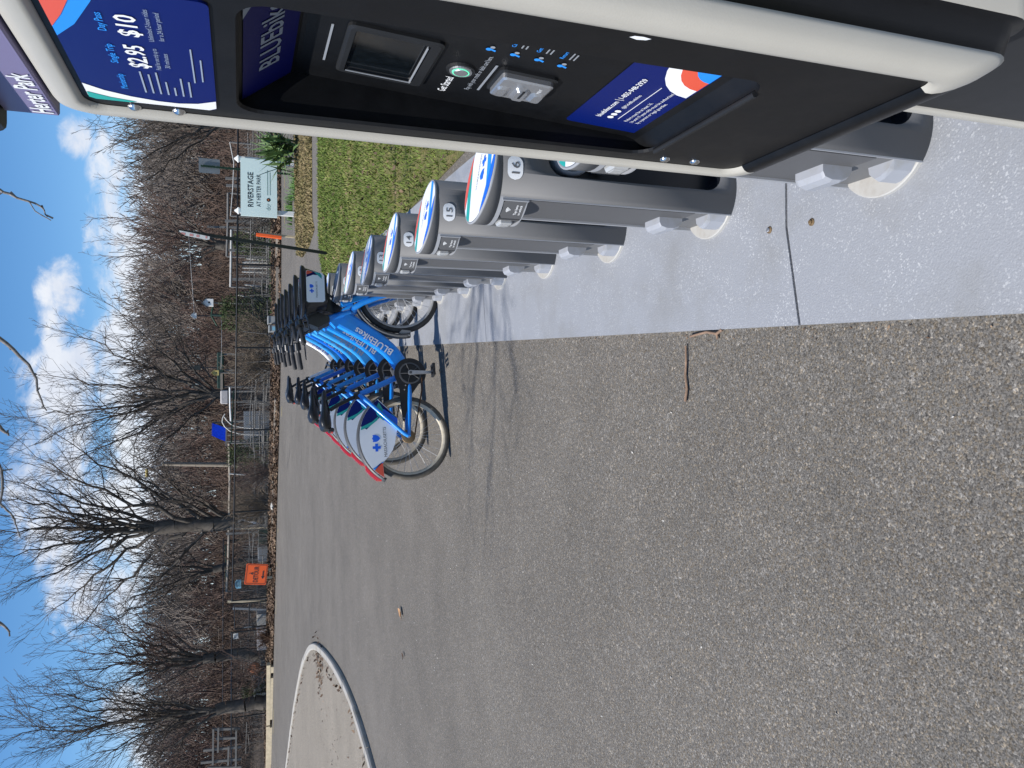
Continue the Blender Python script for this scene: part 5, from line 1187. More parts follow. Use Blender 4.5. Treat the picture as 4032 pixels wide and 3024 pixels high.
# low brown scrub on the bank
def scrub(name, n, xr, yr, hr, m, seed, label, mn=.012, zoff=0.0, kids=.5, stems=(7, 12)):
    rng = random.Random(seed); S = []
    for i in range(n):
        x = rng.uniform(*xr); y = rng.uniform(*yr); y = max(y, edge_at(x) + 2.6 + hr[1] * .5 + rng.uniform(0, 3)); z = gz(x, y)
        for _ in range(rng.randint(*stems)):
            d = Vector((rng.gauss(0, .45), rng.gauss(0, .45), 1)).normalized()
            grow(S, Vector((x + rng.gauss(0, .3), y + rng.gauss(0, .3), z)), d, rng.uniform(*hr), .02, 1, rng, 2, .02, .16, kids, (20, 50), step=.3)
    S = [(a, b, max(s, mn), max(e, mn), l) for a, b, s, e, l in S]
    me = segmesh(name, S, 3); me.materials.append(MATS[m]); o = link(name, me); tag(o, label, 'scrub', kind='stuff'); return o
scrub('bank_scrub', 300, (-42, 28), (46.5, 64), (1.2, 3.0), 'scrub_brown', 41, 'tangled reddish brown scrub covering the bank', mn=.018)
scrub('garden_stalks', 130, (-24, 14), (36, 47), (.4, 1.1), 'wood_far', 43, 'dry garden stalks and weeds behind the fence', mn=.008)

# ------------------------------------------------------------------ chain-link fence
def fline(px_y):
    """a point of the fence line under photograph column px_y"""
    d = ray(1100, px_y); s = d.x / d.y
    pts = [(14, 32.2), (8, 32.4), (4.8, 32.7), (1.5, 33.7), (-1.8, 35.5), (-5.4, 38.0), (-9.4, 40.6), (-11.5, 41.9), (-15, 44.4), (-24, 50.2), (-30, 54)]
    for a, b in zip(pts, pts[1:]):
        f0 = a[0] - s * a[1]; f1 = b[0] - s * b[1]
        if f0 * f1 <= 0:
            t = f0 / (f0 - f1); return Vector((a[0] + (b[0] - a[0]) * t, a[1] + (b[1] - a[1]) * t, 0))
def rail_z(px_y, p):
    V = np.interp(px_y, [400, 700, 1000, 1400, 2000, 2340, 2480, 3050], [938, 937, 935, 930, 922, 914, 912, 910]); return P(V, px_y, p.y).z
def build_fence(cols, label, org_i=0):
    pts = [fline(c) for c in cols]; zs = [rail_z(c, p) for c, p in zip(cols, pts)]; o = pts[org_i].copy()
    T = thing('chain_link_fence', label, 'fence', o)
    for k, (p, z) in enumerate(zip(pts, zs)):
        mb = MB(); mb.tube([p - o, p - o + Vector((0, 0, z + .03))], .038, 8); mb.tube([p - o + Vector((0, 0, z + .03)), p - o + Vector((0, 0, z + .06))], [.036, .012], 8); mb.build('post', ['fence_black'], T)
    for k in range(len(pts) - 1):
        a, b = pts[k] - o, pts[k + 1] - o; za, zb = zs[k], zs[k + 1]
        mb = MB(); mb.tube([a + Vector((0, 0, za)), b + Vector((0, 0, zb))], .034, 6); mb.build('top_rail', ['fence_black'], T)
        mb = MB(); L = (b - a).length; n = int(L / .12); h = (za + zb) / 2 - .06
        S = []
        d = (b - a) / L
        for s in (1, -1):
            for i in range(-int(h / .12), n + int(h / .12) + 1):
                x0 = i * .12; x1 = x0 + s * h; z0, z1 = .04, .04 + h
                if s == 1: lo, hi = x0, x1
                else: lo, hi = x1, x0
                # clip to the bay
                t0, t1 = 0.0, 1.0
                xa, xb = x0, x1
                if xb != xa:
                    ta, tb = (0 - xa) / (xb - xa), (L - xa) / (xb - xa)
                    t0, t1 = max(t0, min(ta, tb)), min(t1, max(ta, tb))
                if t1 - t0 < .02: continue
                S.append((a + d * (xa + (xb - xa) * t0) + Vector((0, 0, z0 + h * t0)), a + d * (xa + (xb - xa) * t1) + Vector((0, 0, z0 + h * t1)), 0.0050, 0.0050))
        me = segmesh('chain_link', S, 3); me.materials.append(MATS['fence_wire']); link('chain_link', me, T)
    return T
build_fence([360, 720, 1047, 1370, 1690, 2006, 2348], 'long black chain-link fence on the right, from the kiosk to the garden gate')
build_fence([2470, 2800, 3100], 'black chain-link fence on the left, beyond the garden gate')
def build_gate():
    a, b = fline(2362), fline(2458); o = a.copy(); z = rail_z(2400, a) - .1
    G = thing('garden_gate', 'black pipe garden gate in the chain-link fence, below the white notice', 'gate', o); a, b = a - o, b - o
    u = Vector((0, 0, 1))
    for nm, p in (('gate_stile', a), ('gate_stile', b)):
        mb = MB(); mb.tube([p + u * .10, p + u * z], .035, 8); mb.build(nm, ['fence_black'], G)
    for h in (.12, z * .62, z - .02):
        mb = MB(); mb.tube([a + u * h, b + u * h], .026, 6); mb.build('gate_rail', ['fence_black'], G)
    mb = MB(); mb.tube([b + u * (z * .55) + Vector((0.05, -.06, 0)), b + u * (z * .75) + Vector((0.05, -.06, 0))], .02, 6); mb.build('latch', ['galv'], G)
    S = []; L = (b - a).length; d = (b - a) / L; h = z - .2; k = 0
    for i in range(-18, 30):
        for s in (1, -1):
            x0 = i * .12; x1 = x0 + s * h; t0 = max(0, min((0 - x0) / (x1 - x0), (L - x0) / (x1 - x0))); t1 = min(1, max((0 - x0) / (x1 - x0), (L - x0) / (x1 - x0)))
            if t1 - t0 > .02: S.append((a + d * (x0 + (x1 - x0) * t0) + u * (.12 + h * t0), a + d * (x0 + (x1 - x0) * t1) + u * (.12 + h * t1), 0.0050, 0.0050))
    me = segmesh('chain_link', S, 3); me.materials.append(MATS['fence_wire']); link('chain_link', me, G)
build_gate()
# thin rear rail of a second fence line on the left
pa, pb, pc = P(880, 2120, 47), P(878, 2560, 52), P(876, 3060, 57)
R2 = thing('rear_fence', 'second dark pipe fence behind the garden on the left', 'fence', (pa.x, pa.y, 0)); o = Vector((pa.x, pa.y, 0))
mb = MB(); mb.tube([pa - o, pb - o, pc - o], .03, 6); mb.build('top_rail', ['fence_black'], R2)
for y in (2130, 2255, 2400, 2560, 2720, 2900, 3040):
    t = np.interp(y, [2120, 2560, 3060], [47, 52, 57]); q = P(np.interp(y, [2120, 2560, 3060], [880, 878, 876]), y, t); mb = MB(); mb.tube([Vector((q.x, q.y, gz(q.x, q.y))) - o, q - o], .03, 6); mb.build('post', ['fence_black'], R2)

# ------------------------------------------------------------------ leaf bed, border timbers
pts = []
for i in range(19000):
    x = NR.uniform(-26, 12); e = edge_at(x); t = NR.uniform() ** 1.3; pts.append((x, e + .02 + t * 2.6, .01 + .24 * min(1, t * 1.5) ** 1.1 + NR.uniform(0, .05)))
me = trimesh('leaf_bed', leaf_quads(pts, .075, .03)); me.materials.append(MATS['leaf_mix']); tag(link('leaf_bed', me), 'thick bed of fallen brown leaves along the fence', 'leaves', kind='stuff')
# low mound under the leaves
mb = MB(); rows = []
xs = [-26 + 38 * i / 60 for i in range(61)]
mb.loft([[(x, edge_at(x) + d, z) for x in xs] for d, z in ((.02, -.01), (.3, .03), (.9, .11), (1.75, .24), (2.6, .24), (4.2, .03))], closed=False, smooth=True); tag(mb.build('leaf_mound', 'soil'), kind='structure')
TIM = [(1097, 1560, 1091, 1440, 'wood_old', 'second weathered border timber, below the brush pile'), (1094, 1440, 1096, 1330, 'wood_old', 'weathered border timber nearest the bike handlebars'), (1092, 1760, 1098, 1570, 'wood_old', 'long weathered border timber below the blue roof'),
       (1086, 2015, 1091, 1770, 'wood_old', 'long weathered border timber right of the garden gate frame'), (1080, 2200, 1086, 2030, 'wood_old', 'weathered border timber right of the detour sign'),
       (1105, 1220, 1105, 1050, 'wood_old', 'weathered border timber behind the nearest bike baskets'), (1103, 1010, 1106, 930, 'wood_old', 'short weathered border timber by the leaning pole')]
for (xa, ya, xb, yb, m, lab) in TIM:
    a, b = GR(xa + 2, ya), GR(xb + 2, yb); a.y += .05; b.y += .05; c = (a + b) / 2
    mb = MB(); mb.bar(a - c + Vector((0, .08, .10)), b - c + Vector((0, .08, .10)), .15, .19); t = tag(mb.build('border_timber', m), lab, 'timber', 'weathered timbers edging the leaf bed'); t.location = c
def beams():
    T = [(1047, 2562, 1045, 2790, .26, .45), (1045, 2795, 1041, 3040, .26, .45), (1062, 2570, 1060, 2592, .1, .28), (1060, 2612, 1057, 2770, .1, .28), (1058, 2800, 1054, 3040, .1, .28)]
    lab = ['upper new pale beam of the stacked border, nearer the gate', 'upper new pale beam of the stacked border, at the far left', 'short new pale beam end below the stacked border', 'lower new pale beam of the stacked border, nearer the gate', 'lower new pale beam of the stacked border, at the far left']
    for (xa, ya, xb, yb, z0, z1), l in zip(T, lab):
        a, b = fline(ya) , fline(min(yb, 3045)); a.y -= 1.9; b.y -= 1.9; s = np.interp(ya, [2560, 3040], [1, 1])
        za = P(xa + 10, ya, a.y).z; zb = P(xb + 10, yb, b.y).z; zt = P(xa - 5, ya, a.y).z
        h = .20; c = a.copy(); c.z = 0
        mb = MB(); mb.bar(Vector((0, 0, za)), b - c + Vector((0, 0, zb)), .2, .19); o = tag(mb.build('border_beam', 'wood_new'), l, 'timber', 'new pale timbers edging the leaf bed on the left'); o.location = c
beams()
def tufts(px, n, label, m='tuft_green', h=(.15, .42), sx=.5, sy=.3, w=.014, droop=.5, name='grass_tuft', cat='grass clump', dy=.35):
    c = GR(px[0], px[1]); c.y += dy; out = []
    for _ in range(n):
        x, y = NR.normal(0, sx * .5), NR.normal(0, sy * .5); hh = NR.uniform(*h); a = NR.uniform(0, 6.28); t = NR.uniform(.15, droop)
        p = np.array([x, y, 0.0]); q = np.array([math.cos(a + 1.57), math.sin(a + 1.57), 0]) * w; m1 = p + np.array([math.cos(a) * hh * t * .5, math.sin(a) * hh * t * .5, hh * .7]); e = p + np.array([math.cos(a) * hh * t * 1.3, math.sin(a) * hh * t * 1.3, hh * (1 - t * .2)])
        out.append((p - q, p + q, m1 + q * .6, m1 - q * .6)); out.append((m1 - q * .6, m1 + q * .6, e + q * .1, e - q * .1))
    me = trimesh(name, out); me.materials.append(MATS[m]); o = link(name, me); o.location = c; tag(o, label, cat); return o
tufts((1098, 880), 420, 'green grass clump right of the leaning pole, by the orange stake sign', sx=1.0)
tufts((1096, 985), 420, 'green grass clump left of the leaning pole', sx=1.0)
tufts((1098, 1165), 420, 'green grass clump behind the nearest bike basket', sx=1.0)
tufts((1072, 2120), 300, 'low green grass below the wooden gate frame', sx=1.8, h=(.08, .2)); tufts((1078, 2222), 250, 'green grass clump right of the detour sign', sx=.9, h=(.1, .3)); tufts((1075, 2325), 320, 'green grass clump left of the detour sign', sx=.7, h=(.15, .4))
tufts((1150, 825), 160, 'small green plant at the foot of the park sign', sx=.5, h=(.1, .3), dy=0); tufts((1165, 740), 120, 'low green weed in the dry verge under the park sign', sx=.5, h=(.08, .25), dy=0)

# shrubs behind and on the fence
def shrub(label, px, Y, h, n, m, seed, sp=.35, mn=.008, mx=2, name='bare_shrub', kids=.7, z=None, dirx=0.0):
    rng = random.Random(seed); S = []; b = P(px[0], px[1], Y); b.z = gz(b.x, Y) if z is None else z
    for _ in range(n):
        d = Vector((rng.gauss(dirx, sp), rng.gauss(0, sp), 1)).normalized()
        grow(S, Vector((rng.gauss(0, .18), rng.gauss(0, .18), 0)), d, h * rng.uniform(.5, 1), .02, 1, rng, 1 + mx, .02, .13, kids, (16, 40), step=.28)
    S = [(a, c, max(s, mn), max(e, mn), l) for a, c, s, e, l in S]
    me = segmesh('stems', S, 3); me.materials.append(MATS[m]); o = link(name, me); o.location = b; tag(o, label, 'shrub', 'bare shrubs along the fence'); return o
shrub('large tan cane shrub behind the fence, above the middle bikes', (1060, 1430), 36.2, 2.0, 70, 'cane_tan', 51)
shrub('tan cane shrub beside the grey bins, behind the bike trays', (1060, 1325), 35, 1.9, 45, 'cane_tan', 52, dirx=.15)
shrub('bare brown shrub by the blue rag, right of the wooden gate frame', (1060, 1980), 39.5, 2.2, 70, 'cane_tan', 53)
shrub('thin brown shrub with dead leaves below the utility pole', (1060, 1850), 38, 1.7, 40, 'twig_red', 54)
shrub('bare spreading shrub in front of the fence, above the pale stacked beams', (1042, 2635), 44.2, 2.5, 22, 'twig_red', 55, sp=.55, z=.1, mx=2)
shrub('short brown hedge stubs left of the gate, in front of the fence', (1050, 2510), 42.4, .7, 60, 'leaf_dark', 56, sp=.35, z=.1)
shrub('thin grey shrub behind the park sign', (1070, 860), 33.5, 1.6, 30, 'twig', 57)
shrub('pale bare shrub with tan twigs behind the teal sign', (930, 2290), 47, 2.0, 26, 'cane_tan', 58, sp=.5)
def evergreen(label, px, Y, w, h, n, seed):
    b = P(px[0], px[1], Y); b.z = gz(b.x, Y); out = []
    for _ in range(n):
        t = NR.uniform(0, 1); a = NR.uniform(0, 6.28); r = w * (NR.uniform(.3, 1)) * (1 - .55 * t); c = np.array([math.cos(a) * r, math.sin(a) * r * .6, .15 + t * h]); d = NR.normal(size=3); d /= np.linalg.norm(d); u = np.cross(d, NR.normal(size=3)); u /= np.linalg.norm(u)
        out.append((c, c + d * .10 + u * .02, c + d * .2, c + d * .10 - u * .02))
    S = [(Vector((0, 0, 0)), Vector((0, 0, h * .8)), .04, .02)]
    T = thing('evergreen_bush', label, 'bush', b, group='dull green bushes in the garden')
    me = trimesh('foliage', out); me.materials.append(MATS['evergreen']); link('foliage', me, T); me = segmesh('stem', S, 5); me.materials.append(MATS['bark']); link('stem', me, T)
evergreen('dull green vine mass on the fence below the white birdhouse', (1010, 1235), 36, 1.5, 2.2, 2600, 1)
evergreen('dull green bush behind the fence, left of the blue roof', (1000, 1790), 41, 1.2, 2.0, 1500, 2)
evergreen('small green bush between the white poles and the leaning pole', (1030, 960), 36, 1.0, 1.6, 1200, 3)
evergreen('green bush behind the fence at the far left', (1000, 2730), 46, 1.3, 1.4, 1200, 4)
# ------------------------------------------------------------------ signs and posts by the path
def board(mb, c, w, h, t, mi=0, r=.0, u=(1, 0, 0), v=(0, 0, 1)):
    pl = rrect(-w / 2, w / 2, -h / 2, h / 2, max(r, .002), 4 if r else 1); return mb.prism(pl, V3(c), u, v, t, mi)
FX, FZ = V3((1, 0, 0)), V3((0, 0, 1))
def park_sign():
    Y = 23.5; tl, br = P(948, 849, Y), P(1090, 634, Y); cx, cz = (tl.x + br.x) / 2, (tl.z + br.z) / 2; w, h = br.x - tl.x, tl.z - br.z
    T = thing('park_sign', 'pale mint park sign reading RIVERSTAGE on two white posts', 'sign', (cx, Y, 0)); 
    mb = MB(); board(mb, (0, .02, cz), w, h, .05, u=(1, 0, 0)); bd = mb.build('board', ['sign_mint'], T)
    y = -.034
    mb = MB(); text(mb, 'RIVERSTAGE', (-.34 * w, y, cz + h * .16), FX, FZ, h * .155, w=w * .60, bold=.012); mb.build('title_lettering', ['print_black'], bd)
    mb = MB(); text(mb, 'AT HERTER PARK', (-.33 * w, y, cz - h * .045), FX, FZ, h * .12, w=w * .56); mb.build('subtitle_lettering', ['print_black'], bd)
    mb = MB(); text(mb, 'dcr', (-.385 * w, y, cz - h * .31), FX, FZ, h * .13, w=w * .12); mb.build('agency_lettering', ['sign_mint_text'], bd)
    mb = MB(); mb.flat(arc(-.20 * w, cz - h * .26, h * .055, 0, 345, 16), (0, y, 0), FX, FZ, 0); mb.flat([(-.20 * w + p[0] * .05, cz - h * .26 + p[1] * .05) for p in SHIELD], (0, y - .002, 0), FX, FZ, 1); mb.build('agency_emblem', ['bike_black', 'clay_orange'], bd)
    mb = MB()
    for k, (ww) in enumerate((.44, .40, .0)):
        if ww: mb.box((-.12 * w + ww * w / 2, y + .003, cz - h * (.235 + k * .07)), (ww * w, .004, h * .022))
    mb.build('agency_small_print', ['sign_mint_text'], bd)
    for px in (833, 630):
        x = P(1000, px, Y + .1).x - cx
        mb = MB(); mb.box((x, .12, cz * .5 + h * .27), (.13, .13, cz + h * .55)); p = mb.build('post', ['paint_white'], T)
        mb = MB(); zt = cz + h * .545; mb.loft([[(x + s * a, .12 + s * b, z) for a, b in ((-1, -1), (1, -1), (1, 1), (-1, 1))] for s, z in ((.085, zt), (.085, zt + .03), (.06, zt + .05), (.012, zt + .13))], cap0=True, cap1=True); mb.build('post_cap', ['paint_white'], p)
    mb = MB(); mb.box((0, .11, cz - h * .45), (w * .98, .05, .08)); mb.build('cross_rail', ['wood_grey'], T)
park_sign()
def street_sign():
    Y = 25.8; b = P(1140, 686, Y); t = P(790, 652, Y); T = thing('street_sign', 'green channel post with a grey sign seen from behind, above the park sign', 'sign', (b.x, Y, 0)); o = V3((b.x, Y, 0))
    a_, b_ = V3((0, 0, 0)), V3((t.x, Y, t.z)) - o
    mb = MB(); 
    for dx in (-.022, .022): mb.bar(a_ + V3((dx, 0, 0)), b_ + V3((dx, 0, 0)), .02, .02, up=(0, 1, 0))
    mb.bar(a_ + V3((0, .015, 0)), b_ + V3((0, .015, 0)), .05, .012, up=(0, 1, 0)); mb.build('post', ['post_green'], T)
    c = P(824, 652, Y) - o; mb = MB(); board(mb, c + V3((0, .05, 0)), .46, .62, .004, r=.04); s = mb.build('sign_plate', ['sign_back'], T)
    for dz in (-.2, .2):
        mb = MB(); mb.tube([c + V3((0, -.03, dz)), c + V3((0, .05, dz))], .012, 6); mb.build('bolt', ['galv'], s)
street_sign()
def leaning_pole():
    b = GR(1291, 1000); Y = b.y; t = P(702, 908, Y - .15); T = thing('leaning_pole', 'leaning black signpost with a red and white arrow strip, on the lawn edge', 'signpost', b)
    a_, e = V3((0, 0, -.1)), t - b; d = (e - a_).normalized()
    mb = MB(); mb.bar(a_, e, .055, .05, up=(0, 1, 0)); mb.build('post', ['pole_black'], T)
    u = d; v = V3((0, 1, 0)).cross(d).normalized(); 
    if v.x > 0: v = -v
    p0 = e - d * .02
    mb = MB(); mb.prism([(0, .02), (-.10, .075), (-.46, .095), (-.50, .08), (-.50, .028), (0, .0)], p0 + V3((0, -.04, 0)), u, v, .006); s = mb.build('arrow_strip', ['paint_white'], T)
    mb = MB()
    for x0, x1 in ((-.03, -.10), (-.17, -.23), (-.28, -.33), (-.43, -.46)): mb.flat([(x0, .03), (x1, .03), (x1, .072), (x0, .045 if x0 > -.05 else .07)], p0 + V3((0, -.048, 0)), u, v)
    mb.build('red_print', ['banner_red'], s)
leaning_pole()
def orange_stake():
    b = GR(1168, 935); T = thing('stake_sign', 'orange sign seen edge-on, nailed to a pale wooden stake', 'sign', b); Y = b.y
    t = P(1008, 917, Y) - b; mb = MB(); mb.bar((0, 0, -.05), t * .92, .05, .09, up=(0, 1, 0)); mb.build('stake', ['stake_wood'], T)
    l = P(1108, 930, Y) - b; d = (t - l); mb = MB(); mb.bar(l + V3((-.05, -.02, 0)), t + V3((-.05, -.02, 0)), .07, .14, up=(0, 1, 0)); mb.build('sign_plate', ['sign_orange'], T)
orange_stake()
def detour():
    Y = 39.6; c = P(1009, 2261, Y); b = GR(1078, 2270); T = thing('detour_sign', 'square orange DETOUR sign with an arrow on a short wooden stake', 'sign', (c.x, Y, 0)); o = V3((c.x, Y, 0))
    s = 1.02; a = R_(-7); u = V3((math.cos(a), 0, math.sin(a))); v = V3((-math.sin(a), 0, math.cos(a))); cc = c - o
    mb = MB(); board(mb, cc, s, s, .02, r=.06, u=u, v=v); p = mb.build('sign_plate', ['sign_orange'], T)
    y = V3((0, -.03, 0))
    mb = MB(); ro = rrect(-s * .46, s * .46, -s * .46, s * .46, .05, 4); ri = rrect(-s * .44, s * .44, -s * .44, s * .44, .045, 4)
    mb.loft([[cc + y + u * q[0] + v * q[1] for q in ro], [cc + y + u * q[0] + v * q[1] for q in ri]]); mb.build('sign_border', ['print_black'], p)
    mb = MB(); text(mb, 'DETOUR', cc + y - u * s * .38 - v * s * .09, u, v, s * .22, w=s * .76, bold=.012); mb.build('sign_lettering', ['print_black'], p)
    mb = MB(); mb.flat([(-.22, -.31), (-.08, -.23), (-.08, -.285), (.18, -.285), (.18, -.335), (-.08, -.335), (-.08, -.39)], cc + y, u * s, v * s); mb.build('arrow', ['print_black'], p)
    mb = MB(); mb.flat([(.02, .26), (.06, .26), (.09, .14), (.06, .13), (.04, .2), (.0, .13), (-.03, .14)], cc + y, u * s, v * s); mb.flat(arc(.04, .30, .025, 0, 340, 8), cc + y, u * s, v * s); mb.build('walker_symbol', ['print_black'], p)
    mb = MB(); mb.bar(V3((.18, .09, 0)), cc + V3((.1, .09, .3)), .12, .05, up=(0, 1, 0)); mb.build('stake', ['stake_wood'], T)
    mb = MB(); mb.bar(V3((-.25, .09, 0)), cc + V3((-.2, .09, 0)), .12, .05, up=(0, 1, 0)); mb.build('stake', ['stake_wood'], T)
detour()
def fence_plates():
    p = fline(2300); q = P(937, 2300, p.y - .05)
    mb = MB(); w, h = .44, .30; mb.prism([(-w / 2, -h / 2), (w / 2, -h / 2), (w / 2, h * .25), (w * .3, h * .42), (0, h * .5), (-w * .3, h * .42), (-w / 2, h * .25)], (0, 0, 0), FX, FZ, .01); o = mb.build('garden_sign', 'sign_blue'); o.location = q; tag(o, 'small arched teal garden sign hung on the fence above the detour sign', 'sign')
    mb = MB(); text(mb, 'HERTER', (-.16, -.013, .02), FX, FZ, .07, w=.32, bold=.01); mb.box((0, -.012, -.05), (.26, .003, .016)); mb.build('sign_lettering', ['strip_navy'], o)
    p = fline(2505); q = P(928, 2505, p.y - .05); mb = MB(); board(mb, (0, 0, 0), .30, .26, .008); o = mb.build('notice', 'paint_white'); o.location = q; tag(o, 'small white notice tied to the fence left of the gate', 'notice')
    mb = MB(); mb.box((-.02, -.012, .05), (.16, .003, .03)); mb.box((.0, -.012, -.01), (.2, .003, .02)); mb.build('notice_print', ['print_black'], o)
fence_plates()
def yucca():
    c = GR(1176, 596); T = thing('yucca_plant', 'spiky green yucca plant overlapping the right end of the park sign', 'plant', c); out = []
    for i in range(190):
        a = NR.uniform(0, 6.28); el = NR.uniform(-.1, 1.45); L = NR.uniform(.5, 1.0); w = NR.uniform(.030, .050); bz = NR.uniform(.05, .55)
        d = np.array([math.cos(a) * math.cos(el), math.sin(a) * math.cos(el), math.sin(el)]); s = np.array([-math.sin(a), math.cos(a), 0.0])
        b = np.array([NR.normal(0, .18), NR.normal(0, .18), bz]); m1 = b + d * L * .55; e = b + d * L - np.array([0, 0, .18 * L * NR.uniform(0, 1)])
        out.append((b - s * w * .6, b + s * w * .6, m1 + s * w, m1 - s * w)); out.append((m1 - s * w, m1 + s * w, e + s * .002, e - s * .002))
    me = trimesh('leaf_rosette', out); me.materials.append(MATS['yucca_green']); link('leaf_rosette', me, T)
    me = segmesh('stem', [(V3((0, 0, 0)), V3((0, 0, .6)), .05, .04)], 6); me.materials.append(MATS['bark']); link('stem', me, T)
yucca()

# ------------------------------------------------------------------ things in the garden plots
def pole(name, label, a, b, Y, r, m, cat='pole', group=None, z0=None):
    p, q = P(*a, Y), P(*b, Y)
    if z0 is not None: p.z = z0
    mb = MB(); mb.tube([p - p, q - p], r, 6); o = mb.build(name, m); o.location = p; return tag(o, label, cat, group)
for (a, b, lab) in [((1057, 1025), (971, 1018), 'first white garden pole left of the leaning pole'), ((1055, 1033), (963, 1031), 'tilted white garden pole, second left of the leaning pole'), ((1061, 1035), (955, 1034), 'white garden pole crossing the tilted one, left of the leaning pole'),
                    ((1060, 1057), (955, 1055), 'white garden pole right beside a black fence post'), ((1065, 1075), (953, 1070), 'tallest white garden pole left of the black fence post'), ((1047, 1130), (963, 1121), 'leaning white garden pole behind the bike trays'),
                    ((1038, 1185), (935, 1160), 'most slanted white garden pole, near the green vine'), ((1010, 916), (963, 914), 'short white pole above the orange stake sign'), ((968, 1870), (903, 1865), 'white marker pole left of the utility pole')]:
    pole('garden_pole', lab, a, b, 36.5 if a[1] < 1500 else 42, .035, 'pvc_white', group='white poles behind the fence')
def rail(name, label, pxs, Y, r, m, cat):
    p = [P(x, y, Y + dy) for x, y, dy in pxs]; o = V3((p[0].x, p[0].y, 0)); T = thing(name, label, cat, o)
    mb = MB(); mb.tube([q - o for q in p], r, 6); mb.build('rail', [m], T)
    for q in (p[0], p[-1]):
        mb = MB(); mb.tube([V3((q.x, q.y, gz(q.x, q.y))) - o, q - o], .04, 6); mb.build('post', ['wood_grey'], T)
rail('log_rail', 'thick pale log rail behind the fence, right of the green vine', [(911, 905, 0), (910, 1010, 0), (908, 1130, 0)], 39, .055, 'pvc_white', 'rail')
rail('pipe_rail', 'bright white pipe rail right of the blue roof', [(905, 1525, 0), (906, 1600, 0), (909, 1658, 0)], 42, .045, 'paint_white', 'rail')
rail('green_rail', 'thin green pipe rail below the white pipe', [(920, 1540, 0), (915, 1650, -1), (910, 1745, -2)], 41, .03, 'post_green', 'rail')
rail('timber_rail', 'long weathered timber rail behind the wooden gate frame', [(902, 1745, 0), (905, 1900, 1), (899, 2200, 3), (893, 2330, 4)], 44, .07, 'wood_old', 'rail')
rail('white_rail', 'thin white rail above the park sign', [(905, 560, 0), (921, 640, 0), (917, 740, 0), (908, 850, 0)], 36, .022, 'pvc_white', 'rail')
rail('plank_rail', 'grey plank rail behind the leaning pole', [(898, 760, 0), (897, 900, 0), (893, 1010, 0)], 42, .06, 'wood_grey', 'rail')
def hoop(label, pxs, Y):
    p = [P(x, y, Y) for x, y in pxs]; o = p[-1].copy(); mb = MB(); mb.tube([q - o for q in p], .028, 6); ob = mb.build('garden_hoop', 'pvc_white'); ob.location = o; tag(ob, label, 'hoop', 'white pipe hoops below the blue roof')
hoop('wide white pipe hoop curving below the blue roof', [(886, 1630), (877, 1645), (875, 1662), (885, 1680), (905, 1697), (940, 1707), (968, 1711), (1040, 1712)], 40)
hoop('smaller white pipe hoop crossing inside the wide one', [(883, 1641), (893, 1655), (906, 1668), (922, 1677), (950, 1682), (985, 1686), (1045, 1688)], 40.3)
def blue_roof():
    Y = 44; a, b, c, d = P(835, 1664, Y), P(891, 1685, Y - 1.2), P(890, 1738, Y - 1.2), P(834, 1714, Y); o = V3((b.x, b.y, 0)); T = thing('blue_roof_shelter', 'small shelter with a bright blue corrugated roof on posts', 'shelter', o)
    n = 20; loops = []
    nn = (b - a).cross(d - a).normalized()
    for i in range(n + 1):
        t = i / n; off_ = nn * (.04 if i % 2 else -.04); loops.append([a.lerp(d, t) + off_ - o, b.lerp(c, t) + off_ - o])
    vs = [q for l in loops for q in l]; mb = MB(); mb.add(vs, [(2 * i, 2 * i + 1, 2 * i + 3, 2 * i + 2) for i in range(n)]); mb.add([q + V3((0, 0, -.03)) for q in vs], [(2 * i, 2 * i + 1, 2 * i + 3, 2 * i + 2) for i in range(n)]); mb.build('roof', ['roof_blue'], T)
    for q in (a, b, c, d):
        mb = MB(); mb.tube([V3((q.x, q.y, gz(q.x, q.y))) - o, q - o], .04, 6); mb.build('post', ['wood_grey'], T)
    mb = MB(); mb.bar(b - o, c - o + (c - b) * .35, .06, .06); mb.build('front_rail', ['wood_grey'], T)
blue_roof()
def dark_table():
    Y = 44; a, b = P(870, 1388, Y), P(876, 1530, Y); o = V3((a.x, Y, 0)); T = thing('garden_table', 'long dark green covered table behind the fence', 'table', o)
    top = a - o; e = b - o
    mb = MB(); mb.box(((top.x + e.x) / 2, 0, (top.z + e.z) / 2 + .05), (abs(e.x - top.x), .9, .35), bev=.04); mb.build('table_top', ['green_paint'], T)
    for x in (top.x - .1, e.x + .1, (top.x + e.x) / 2):
        for y in (-.35, .35):
            mb = MB(); mb.box((x, y, (top.z - .1) / 2), (.1, .1, max(.2, top.z - .1))); mb.build('leg', ['wood_grey'], T)
    mb = MB(); mb.box(((e.x * .8 + top.x * .2), -.47, (top.z + e.z) / 2 + .0), (.9, .03, .12)); mb.build('front_board', ['wood_old'], T)
dark_table()
def boxhouse(name, label, px, Y, w, h, d, m, roof_m, post_m, cat, z_to=None, hole=True, roofh=.5):
    c = P(px[0], px[1], Y); o = V3((c.x, Y, gz(c.x, Y))); T = thing(name, label, cat, o); z = c.z - o.z
    mb = MB(); mb.prism([(-w / 2, -h / 2), (w / 2, -h / 2), (w / 2, h / 2), (0, h / 2 + w * roofh), (-w / 2, h / 2)], (0, d / 2, z), FX, FZ, d); mb.build('box', [m], T)
    mb = MB(); rh = h / 2 + w * roofh
    for s in (-1, 1): mb.prism([(s * w * .62, h / 2 - w * .14), (s * w * .62, h / 2 - w * .06), (0, rh + w * .12), (0, rh + w * .02)], (0, d * .7, z), FX, FZ, d * 1.4)
    mb.build('roof', [roof_m], T)
    if hole: mb = MB(); mb.flat(arc(0, h * .08, w * .14, 0, 340, 12), (0, -d / 2 - .004, z), FX, FZ); mb.build('entrance_hole', ['slot_black'], T)
    mb = MB(); mb.tube([(0, 0, 0), (0, 0, z - h / 2)], .035, 6); mb.build('post', [post_m], T)
